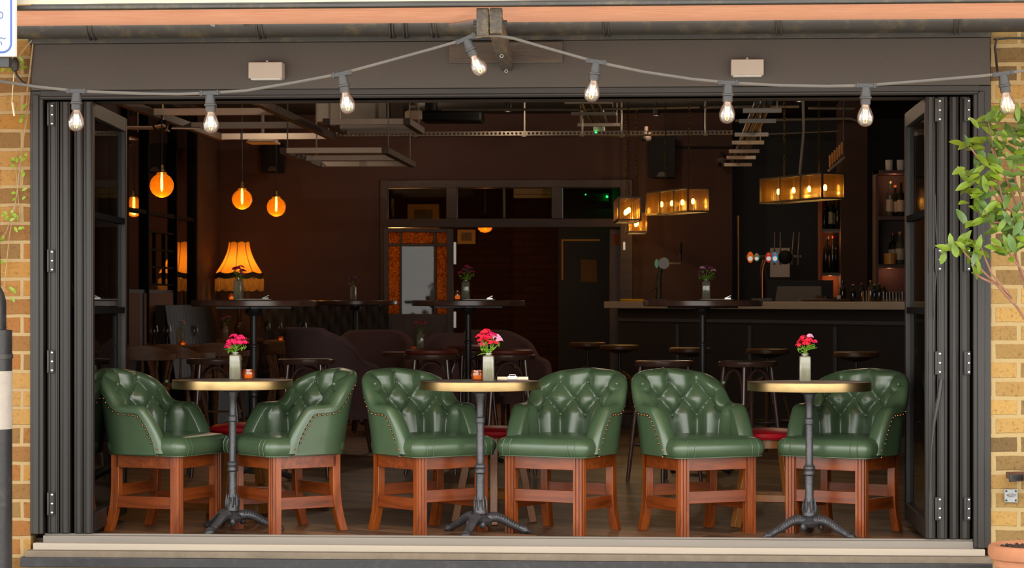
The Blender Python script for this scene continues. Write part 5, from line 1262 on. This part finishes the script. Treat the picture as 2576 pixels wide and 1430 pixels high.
zS = lambda py, Y: zat(py, Y)+.002
for px, h, m_, c_, lab in ((2238, .30, 'bottle_clear', 'label_cream', 'tall clear bottle with pale cap on the upper right shelf, left of three'), (2252, .27, 'bottle_dark', 'bottle_gold', 'dark bottle with white label on the upper right shelf, middle of three'), (2266, .29, 'bottle_dark', 'bottle_dark', 'dark bottle with broad pale label on the upper right shelf, right of three')):
    yb_ = Y2+(.14 if px == 2252 else .06); bottle((xat(px, yb_), yb_, zS(547, Y2)), h, lab, m_, 'label_cream', c_, r=.031)
bottle((xat(2246, Y2+.16), Y2+.16, zS(667, Y2)), .27, 'bottle with a bright red neck on the lower right shelf', 'bottle_dark', 'label_cream', 'bottle_red')
bottle((xat(2264, Y2+.06), Y2+.08, zS(667, Y2)), .28, 'clear bottle beside the basket on the lower right shelf', 'bottle_clear', 'label_cream', 'bottle_gold')
tag(MB().lathe([(.05, 0), (.055, .09), (.05, .09)], c=(xat(2240, Y2), Y2+.04, zS(666, Y2)), n=24).build('straw_basket', M['bottle_gold']), 'round golden tub on the lower right shelf', 'tub')
for px, lab in ((2237, 'white canister standing on top of the right shelving, left one'), (2266, 'white canister standing on top of the right shelving, right one')):
    tag(MB().lathe([(.028, 0), (.032, .085), (.03, .09), (.001, .09)], c=(xat(px, Y2+.1), Y2+.12, zat(431, Y2)), n=20).build('canister', M['white_plastic']), lab, 'canister', 'canisters on the right shelving')
for i, (px, py, h) in enumerate(((2074, 585, .20), (2081, 585, .30), (2090, 585, .34), (2099, 585, .32), (2107, 585, .28))):
    bottle((xat(px, YS), YS+.03+.12*(i % 2), zat(py, YS)+.032), h, 'slim dark bottle on the narrow shelving, %s from the black alcove' % ('first', 'second', 'third', 'fourth', 'fifth')[i], 'bottle_dark', 'label_cream' if i in (2, 3) else None, 'bottle_gold' if i < 3 else 'bottle_dark', r=.022)
for i, (px, c_, lab) in enumerate(((2078, 'bottle_dark', 'dark capped bottle on the middle shelf of the edge on shelving'), (2086, 'bottle_gold', 'gold capped bottle on the middle shelf of the edge on shelving'), (2095, 'bottle_red', 'red capped bottle on the middle shelf of the edge on shelving'), (2105, 'bottle_dark', 'black bottle at the pillar end of the narrow middle shelf'))):
    bottle((xat(px, YS), YS+.02+.13*(i % 2), zat(695, YS)+.032), .36, lab, 'bottle_dark', 'label_cream' if i == 1 else None, c_, r=.027)
lamp('shelf_glow', (xat(2090, YS), YS-.05, zat(600, YS)), (255, 175, 115), .22, 0)
# bottles, glasses and tools standing on the bar
items = [(2120, .17, 'bottle_dark', 'bottle_dark', 'black bottle on the bar beside the pale jar'), (2146, .14, 'bottle_dark', 'label_cream', 'dark bottle with a pale spout on the bar'), (2168, .15, 'bottle_dark', 'bottle_red', 'dark bottle with a red cap on the bar, left of the straws'), (2190, .17, 'bottle_clear', 'bottle_gold', 'clear bottle with a gold cap on the bar'), (2200, .14, 'bottle_dark', 'label_cream', 'dark bottle with a white spout on the bar'), (2212, .15, 'bottle_dark', 'bottle_red', 'bottle with a red cap on the bar, nearest the tumblers'), (2224, .13, 'bottle_dark', 'bottle_dark', 'short dark bottle on the bar before the dark niche')]
for px, h, m_, c_, lab in items: bottle(onbar(px, .42), h, lab, m_, None, c_, r=.024)
tag(MB().lathe([(.022, 0), (.022, .05), (.001, .05)], c=onbar(2112, .40), n=16).build('jar', M['white_plastic']), 'small pale jar on the bar beside a black bottle', 'jar')
for i, px in enumerate((2172, 2180, 2186)):
    o = onbar(px, .25); tag(MB().cyl(o, o+Vector((.004*(i-1), 0, .085)), .006, n=8).build('bar_tool', M[('bottle_gold', 'steel', 'bottle_gold')[i]]), ('left of the three thin upright bar tools, golden', 'middle of the three thin upright bar tools, steel', 'right of the three thin upright bar tools, golden')[i], 'bar tool', 'upright bar tools')
def tumbler(loc, h, r):
    t = MB().lathe([(r*.85, 0), (r, h), (r*.93, h), (r*.8, .008), (.001, .008)], c=loc, n=16, cap=False).build('tumbler', M['tumbler'])
    return t
for i, px in enumerate((2222, 2230, 2238, 2246, 2254, 2262, 2269)): tag(tumbler(onbar(px, .22), .075, .022), 'clear tumbler in the row at the right end of the bar', 'glass', 'tumblers at the right end of the bar')
for i, px in enumerate((2056, 2064, 2072, 2080)): tag(tumbler(onbar(px, .5), .05, .02), 'clear tumbler in the short row on the bar behind the tray', 'glass', 'tumblers behind the tray')
tag(MB().lathe([(.001, .0), (.20, 0), (.215, .018), (.205, .02), (.19, .006), (.001, .006)], c=onbar(2075, .22), n=36, cap=False).build('round_tray', M['tabletop_dark']), 'round dark serving tray lying on the bar', 'tray')
# hanging row of amber tubes above the shelves
hr = thing('glow_tubes', 'slanting row of small amber tubes lit above the rightmost chandelier', 'light fitting', P(2104, 425, 9.0))
for i in range(6):
    a = P(2088+i*6, 421-i*6.5, 9.0+.02*i); MB().cyl(a, a+Vector((0, 0, .10)), .009, n=10).build('tube', M['bottle_gold'], hr, world=True)
MB().bar(P(2084, 430, 9.0), P(2124, 396, 9.12), .02, .012).build('rail', M['box_grey'], hr, world=True)
MB().cyl(P(2122, 396, 9.12), Vector((P(2122, 396, 9.12).x, 9.12, CT)), .006, n=6).build('hanging_rod', M['black_metal'], hr, world=True)
# ------------------------------------------------------------------ stools
def make_bentwood(pad=False, ZS=.775):
    r = thing('bentwood_stool', 'x', 'bar stool', (0, 0, 0), 0, 'dark bentwood bar stools' if not pad else 'bentwood stools with burgundy pads')
    MB().lathe([(.001, ZS-.022), (.165, ZS-.022), (.172, ZS-.034), (.183, ZS-.034), (.188, ZS-.026), (.188, ZS-.006), (.182, ZS), (.170, ZS+.001), (.155, ZS-.006), (.001, ZS-.008)], n=48, cap=False).build('seat', M['bentwood'], r)
    if pad: MB().lathe([(.172, ZS), (.180, ZS+.01), (.176, ZS+.026), (.15, ZS+.036), (.001, ZS+.04)], n=40, cap=False).build('seat_pad', M['burg_leather'], r)
    ang = [PI/4+PI/2*k for k in range(4)]
    top = lambda a: Vector((.150*math.cos(a), .150*math.sin(a), ZS-.03)); bot = lambda a: Vector((.235*math.cos(a), .235*math.sin(a), 0))
    for a in ang: MB().tube([top(a), top(a).lerp(bot(a), .3), top(a).lerp(bot(a), .7)+Vector((0, 0, 0)), bot(a)], [.0165, .0155, .014, .0125], 10).build('leg', M['bentwood'], r)
    for k in range(4):
        a, b = ang[k], ang[(k+1) % 4]; pts = []
        for i in range(13):
            f = i/12; h = 1-abs(2*f-1)**2.2; t_ = (ZS-.03-.24+.215*h)
            u = (ZS-.03-t_)/(ZS-.03); pa, pb = top(a).lerp(bot(a), u), top(b).lerp(bot(b), u)
            p = pa.lerp(pb, .06+.88*(.5-.5*math.cos(PI*f))); pts.append(p)
        MB().tube(pts, .0085, 8).build('arch_brace', M['bentwood'], r)
    u = 1-.24/(ZS-.03); R_ = .150+(.235-.150)*u
    MB().tube([(R_*.93*math.cos(2*PI*i/32), R_*.93*math.sin(2*PI*i/32), .24) for i in range(32)], .0095, 8, closed=True).build('foot_ring', M['bentwood'], r)
    return r
bw = make_bentwood(); first = True
for px, Y, rz, lab in ((541, 4.4, .25, 'dark bentwood stool behind the leftmost brass table, left of its sibling'), (771, 4.4, .0, 'dark bentwood stool above the back of the second green chair'), (1671, 4.05, .75, 'dark bentwood stool just above the fifth green chair, left of the tall table post'), (1881, 4.0, .62, 'dark bentwood stool right of the tall table post, its arches in full view')):
    loc = (xat(px, Y), Y, 0)
    if first: bw.location = loc; bw.rotation_euler = (0, 0, rz); bw['label'] = lab; first = False
    else: dup(bw, loc, rz, lab)
bp_ = make_bentwood(True, .80); first = True
for px, Y, rz, lab in ((1086, 4.75, .05, 'bentwood stool with a burgundy leather pad, left of the middle tall table post'), (1276, 4.75, .2, 'bentwood stool with a burgundy leather pad behind the red flowers'), (1182, 6.1, .5, 'bentwood stool with a burgundy pad hidden behind the middle tall table post')):
    loc = (xat(px, Y), Y, 0)
    if first: bp_.location = loc; bp_.rotation_euler = (0, 0, rz); bp_['label'] = lab; first = False
    else: dup(bp_, loc, rz, lab)
def make_barstool():
    r = thing('swivel_stool', 'x', 'bar stool', (0, 0, 0), 0, 'round wooden topped stools at the bar')
    MB().lathe([(.001, .745), (.150, .745), (.165, .750), (.168, .765), (.164, .782), (.150, .787), (.001, .788)], n=40, cap=False).build('seat', M['stoolwood'], r)
    MB().lathe([(.001, .715), (.05, .715), (.13, .742), (.001, .744)], n=28, cap=False).cyl((0, 0, .40), (0, 0, .72), .013, n=10).build('screw_post', M['iron_black'], r)
    for k in range(4):
        a = PI/4+k*PI/2+.2; MB().tube([(.03*math.cos(a), .03*math.sin(a), .56), (.10*math.cos(a), .10*math.sin(a), .52), (.24*math.cos(a), .24*math.sin(a), 0)], .013, 8).build('leg', M['stoolwood'], r)
    MB().tube([(.19*math.cos(2*PI*i/28), .19*math.sin(2*PI*i/28), .22) for i in range(28)], .009, 6, closed=True).build('foot_ring', M['iron_black'], r)
    MB().tube([(.105*math.cos(2*PI*i/28), .105*math.sin(2*PI*i/28), .50) for i in range(28)], .009, 6, closed=True).build('upper_ring', M['iron_black'], r)
    return r
b0 = make_barstool(); first = True
for px, Y, rz, lab in ((1559, 9.1, 0, 'wooden topped bar stool in front of the left end of the bar'), (1736, 7.9, .3, 'wooden topped bar stool partly behind the right tall table post'), (1931, 7.5, .5, 'wooden topped bar stool showing above the bentwood stool with full arches'), (2154, 6.4, .9, 'wooden topped bar stool nearest the right folding doors'), (1478, 10.4, .2, 'dim dark topped bar stool left of the end of the bar')):
    loc = (xat(px, Y), Y, 0)
    if first: b0.location = loc; b0['label'] = lab; first = False
    else: dup(b0, loc, rz, lab)
# ------------------------------------------------------------------ tall tables
def make_tall(R_=.40):
    r = thing('tall_table', 'x', 'table', (0, 0, 0), 0, 'round tall poseur tables'); Z = 1.163
    MB().lathe([(.001, Z-.042), (R_-.012, Z-.042), (R_, Z-.036), (R_, Z-.006), (R_-.006, Z), (.001, Z)], n=64, cap=False).build('tabletop', M['tabletop_dark'], r)
    MB().bar((-.24, 0, Z-.048), (.24, 0, Z-.048), .05, .012).bar((0, -.24, Z-.048), (0, .24, Z-.048), .05, .012).lathe([(.05, Z-.054), (.055, Z-.075), (.04, Z-.095), (.035, Z-.10)], n=20).build('top_spider', M['iron_black'], r)
    MB().lathe([(.022, Z-.10), (.022, .88), (.031, .872), (.031, .862), (.023, .858), (.022, .60), (.032, .592), (.034, .58), (.026, .57), (.030, .55), (.022, .54), (.022, .14), (.035, .12), (.06, .06), (.03, .05)], n=20, cap=False).build('column', M['iron_black'], r)
    for k in range(4):
        a = k*PI/2+.4; MB().tube([(.03*math.cos(a), .03*math.sin(a), .09), (.15*math.cos(a), .15*math.sin(a), .06), (.27*math.cos(a), .27*math.sin(a), .022)], [.026, .02, .018], 8).build('foot', M['iron_black'], r)
    return r
tt = make_tall(); TALL = []
for i, (px, Y, rz, lab) in enumerate(((638, 3.9, .2, 'round tall table with dark wood top at the left, in front of the fringed lamp'), (1178, 5.6, .1, 'round tall table with dark wood top in the middle, in front of the back doorway'), (1768, 4.85, .3, 'round tall table with dark wood top at the right, in front of the bar'), (893, 11.2, 0, 'dim far round tall table left of the amber glass door'))):
    loc = Vector((xat(px, Y), Y, 0)); TALL.append(loc)
    if i == 0: tt.location = loc; tt.rotation_euler = (0, 0, rz); tt['label'] = lab
    else: dup(tt, loc, rz, lab)
ZT2 = 1.1635
def ontall(i, px, dy=0): return Vector((xat(px, TALL[i].y+dy), TALL[i].y+dy, ZT2))
put_vase(ontall(0, 600, -.08), 'square glass vase on the left tall table before the lampshade', 1.0)
bouquet(ontall(0, 601, -.08), 31, 'dark magenta dianthus bunch in front of the glowing lampshade', [(-.012, 0, .198, .026), (.012, -.01, .208, .024), (.024, 0, .186, .022), (.020, 0, .164, .016), (-.03, 0, .20, .012)], ['petal_crimson', 'petal_pink', 'petal_crimson'], leaves=2)
put_vase(ontall(1, 1172, -.06), 'square glass vase on the middle tall table', 1.02)
bouquet(ontall(1, 1174, -.06), 32, 'loose wine red dianthus bunch on the middle tall table', [(-.045, 0, .195, .014), (-.020, 0, .215, .016), (.0, .0, .235, .018), (.024, 0, .225, .016), (.046, 0, .20, .014), (.01, -.02, .20, .014)], ['petal_crimson', 'petal_mauve'], leaves=7)
put_vase(ontall(2, 1777, -.1), 'square glass vase on the right tall table before the bar', 1.0)
bouquet(ontall(2, 1776, -.1), 33, 'mauve pink dianthus bunch with much green on the right tall table', [(-.045, 0, .190, .014), (-.024, 0, .216, .018), (.008, 0, .222, .018), (.030, 0, .214, .018), (.050, 0, .20, .012), (-.045, 0, .168, .01)], ['petal_mauve', 'petal_pale', 'petal_mauve'], leaves=12)
put_vase(ontall(3, 889, -.1), 'dim square glass vase on the far tall table left of the amber door', 1.0)
bouquet(ontall(3, 889, -.1), 34, 'dark silhouetted flower bunch on the far tall table', [(-.02, 0, .20, .024), (.012, 0, .21, .024), (.03, 0, .19, .02)], ['petal_mauve'], leaves=4)
dup(k0, ontall(0, 583, -.05), 0, 'small candle pot glowing left of the vase on the left tall table', scale=.8)
k2 = make_candle('clear_pot'); k2.location = ontall(1, 1151, -.02); k2['label'] = 'pale unlit looking candle pot on the middle tall table'; k2.scale = (.95, .95, 1.3)
for i, px, lab in ((0, 640, 'clipboard menu with a bright clip on the left tall table'), (1, 1205, 'clipboard menu lying on the middle tall table'), (2, 1800, 'clipboard menu lying on the right tall table')):
    p = ontall(i, px, -.12); m_ = thing('menu_board', lab, 'clipboard', p, 0, 'clipboards on the tall tables')
    MB().box((0, 0, .003), (.22, .14, .005), rz=.1).build('board', M['tabletop_dark'], m_); MB().box((0, 0, .0065), (.18, .12, .002), rz=.1).build('sheet', M['paper'], m_)
    MB().bx(.06, .10, -.06, -.045, .005, .016).tube([(.06, -.05, .012), (.075, -.05, .018), (.10, -.05, .03)], .004, 6).build('clip', M['steel'], m_)
# ------------------------------------------------------------------ dining tables, chairs, armchairs at the back
def dining(label, x0, x1, ya, yb, z=.765):
    r = thing('dining_table', label, 'table', ((x0+x1)/2, (ya+yb)/2, 0), 0, 'wooden dining tables at the back')
    MB().bx(x0, x1, ya, yb, z-.04, z).build('tabletop', M['rustic'], r, world=True, bevel=.006)
    for x in (x0+.08, x1-.08):
        for y in (ya+.08, yb-.08): MB().lathe([(.03, 0), (.025, .1), (.038, .3), (.03, .5), (.04, .55), (.04, z-.04)], c=(x, y, 0), n=14).build('leg', M['rustic'], r, world=True)
    return r
dining('wooden dining table at the left behind the captain chairs', XL+.12, xat(545, 9.9), 9.65, 10.35)
dining('wooden dining table further back holding the fringed lamp', xat(550, 12.9), xat(628, 12.9), 12.72, 13.75, .772)
dining('wooden dining table in front of the black banquette', xat(672, 12.6), xat(800, 12.6), 12.35, 13.05)
def make_captain():
    r = thing('captains_chair', 'x', 'chair', (0, 0, 0), 0, 'wooden captain chairs at the dining table')
    MB().rings([[(x, y, z) for x, y in rrect(w_, d_, .10, 6)] for w_, d_, z in ((.40, .38, .425), (.44, .42, .435), (.44, .42, .455), (.41, .39, .465))]).build('seat', M['rustic'], r)
    CC = make_path(.25, .2, .22, .6); tr_ = []
    for s, zt_, in [(-.56+1.12*i/40, 0) for i in range(41)]:
        x, y, nx, ny = CC(-s); k = max(0, 1-abs(s)/.26); h = .045+.075*(1-(1-k)**2)*1.0; z0_ = .68
        tr_.append([(x-nx*.012, y-ny*.012, z0_), (x+nx*.022, y+ny*.022, z0_), (x+nx*.022, y+ny*.022, z0_+h), (x-nx*.008, y-ny*.008, z0_+h)])
    MB().rings(tr_).build('top_rail', M['rustic'], r, bevel=.004)
    for k in range(9):
        s = -.48+.96*k/8; x, y, nx, ny = CC(s)
        MB().tube([(x*.82, y*.82, .46), (x*.86, y*.86, .53), (x*.90, y*.90, .58), (x*.96, y*.96, .64), (x, y, .69)], [.008, .013, .008, .012, .008], 8).build('spindle', M['rustic'], r)
    for sx, sy in ((-1, -1), (1, -1), (1, 1), (-1, 1)): MB().tube([(sx*.15, sy*.14, .43), (sx*.175, sy*.165, .28), (sx*.19, sy*.18, .2), (sx*.21, sy*.20, 0)], [.015, .022, .014, .016], 8).build('leg', M['rustic'], r)
    MB().bar((-.18, -.16, .2), (-.18, .16, .2), .018, .018).bar((.18, -.16, .2), (.18, .16, .2), .018, .018).bar((-.18, 0, .2), (.18, 0, .2), .018, .018).build('stretcher', M['rustic'], r)
    return r
cc = make_captain(); first = True
for px, Y, rz, lab in ((356, 7.9, PI+.25, 'captain chair with a broad curved rail beside the left door glass'), (446, 8.6, PI-.2, 'captain chair with a pale lit curved rail, second from the left door'), (548, 9.4, PI+.05, 'captain chair with its wide rail just above the leftmost bentwood stool'), (742, 10.2, PI-.3, 'dim captain chair between the fringed lamp and the brown armchair')):
    loc = (xat(px, Y), Y, 0); rz = rz+PI
    if first: cc.location = loc; cc.rotation_euler = (0, 0, rz+PI); cc['label'] = lab; first = False
    else: dup(cc, loc, rz+PI, lab)
    if False: pass
def make_tub(label, px, Y, rz, a=.30, back=.90, arm=.62, group='brown velvet tub armchairs'):
    r = thing('tub_armchair', label, 'armchair', (xat(px, Y), Y, 0), rz, group)
    C_ = make_path(a, min(.22, a-.03), .28, .8); L_ = (a-min(.22, a-.03))+min(.22, a-.03)*PI/2+.34
    e = [(L_, .33), (L_-.01, .5), (L_-.05, arm-.02), (L_-.12, arm), (L_-.22, arm+.02), (L_-.30, arm+.10), (L_-.40, back-.08), (L_-.52, back-.01), (.15, back), (0, back)]
    pad, out, rim, S = barrel(e, C_, .06, .03, .40, .26, lambda s, z: .14*max(0, z-.3), lambda s, z: .01, ncol=70, nrow=8)
    MB().grid(pad).build('backrest', M['velvet'], r, ang=75); MB().grid(out).build('outer_panel', M['velvet'], r, ang=75)
    MB().rings([[(x, y-.02, z) for x, y in rrect(2*a-.04, .60, .06, 5)] for z in (.26, .40, .44)]+[[(x, y-.02, .455) for x, y in rrect(2*a-.12, .52, .06, 5)]]).build('seat', M['velvet'], r)
    for sx in (-1, 1):
        for sy in (-1, 1): MB().tube([(sx*(a-.08), sy*.2, .27), (sx*(a-.05), sy*.23, 0)], [.02, .014], 8).build('leg', M['bentwood'], r)
make_tub('high brown velvet armchair above the gap between second and third green chairs', 840, 6.9, math.radians(142), .215, .93, .66)
make_tub('brown velvet tub armchair with a broad back facing the camera, left of the low table', 946, 9.9, math.radians(10), .245, .87)
make_tub('brown velvet tub armchair with a broad back behind the burgundy stools', 1150, 9.1, math.radians(-5), .27, .85)
make_tub('brown velvet tub armchair with a pale front edge behind the red flowers', 1272, 10.0, math.radians(40), .25, .87)
lt = thing('low_table', 'small dark table with a flower vase between the brown armchairs', 'table', (xat(1045, 8.6), 8.6, 0))
MB().lathe([(.001, .70), (.28, .70), (.28, .735), (.001, .735)], n=36, cap=False).build('tabletop', M['tabletop_dark'], lt); MB().lathe([(.22, 0), (.22, .02), (.03, .04), (.025, .7)], n=20).build('pedestal', M['iron_black'], lt)
put_vase((xat(1058, 8.5), 8.5, .736), 'dim square glass vase on the small dark table between the armchairs', 1.2)
bouquet((xat(1059, 8.5), 8.5, .736), 41, 'dim dusky pink flower bunch between the armchairs', [(-.03, 0, .24, .024), (0, 0, .26, .026), (.03, 0, .24, .022), (.012, 0, .21, .02)], ['petal_crimson', 'petal_mauve'], leaves=3)
dup(k0, (xat(1041, 8.55), 8.55, .736), 0, 'dim candle pot on the small dark table between the armchairs', scale=.9)
# table settings at the back left
put_vase((xat(454, 9.9), 9.9, .766), 'dim square vase with one pale bloom on the left dining table', 1.15)
bouquet((xat(457, 9.9), 9.9, .766), 42, 'single pale carnation head above the left dining table', [(.0, 0, .205, .03), (.012, 0, .19, .024)], ['petal_white'], leaves=1)
put_vase((xat(565, 12.85), 12.9, .773), 'silhouetted vase beside the lamp foot', 1.0)
bouquet((xat(566, 12.85), 12.9, .773), 43, 'silhouetted flower bunch beside the lamp foot', [(-.03, 0, .20, .03), (.01, 0, .215, .035), (.035, 0, .22, .025)], ['petal_mauve'], leaves=3)
def goblet(px, Y, z, lab):
    t = MB().lathe([(.030, 0), (.030, .003), (.004, .008), (.004, .07), (.02, .085), (.036, .115), (.036, .14), (.028, .175), (.026, .175), (.034, .14), (.033, .115), (.001, .085)], c=(xat(px, Y), Y, z), n=18, cap=False).build('wine_glass', M['tumbler'])
    tag(t, lab, 'glass', 'wine glasses on the dining tables')
goblet(388, 9.8, .766, 'wine glass on the left dining table, nearest the left door glass'); goblet(421, 10.1, .766, 'wine glass on the left dining table, left of the pale bloom'); goblet(488, 9.9, .766, 'wine glass on the left dining table, right of the pale bloom')
goblet(562, 13.0, .773, 'wine glass left of the silhouetted vase by the lamp'); goblet(600, 12.78, .773, 'wine glass right in front of the lamp foot'); goblet(672, 12.6, .766, 'wine glass at the left end of the table before the banquette'); goblet(702, 12.7, .766, 'wine glass at the middle of the table before the banquette'); goblet(763, 12.6, .766, 'wine glass at the right end of the table before the banquette')
dup(k0, (xat(463, 9.85), 9.8, .766), 0, 'tiny candle pot glowing beside the pale bloom on the left dining table', scale=.8)
dup(k0, (xat(706, 12.45), 12.45, .766), 0, 'tiny candle pot on the table before the banquette', scale=.8)
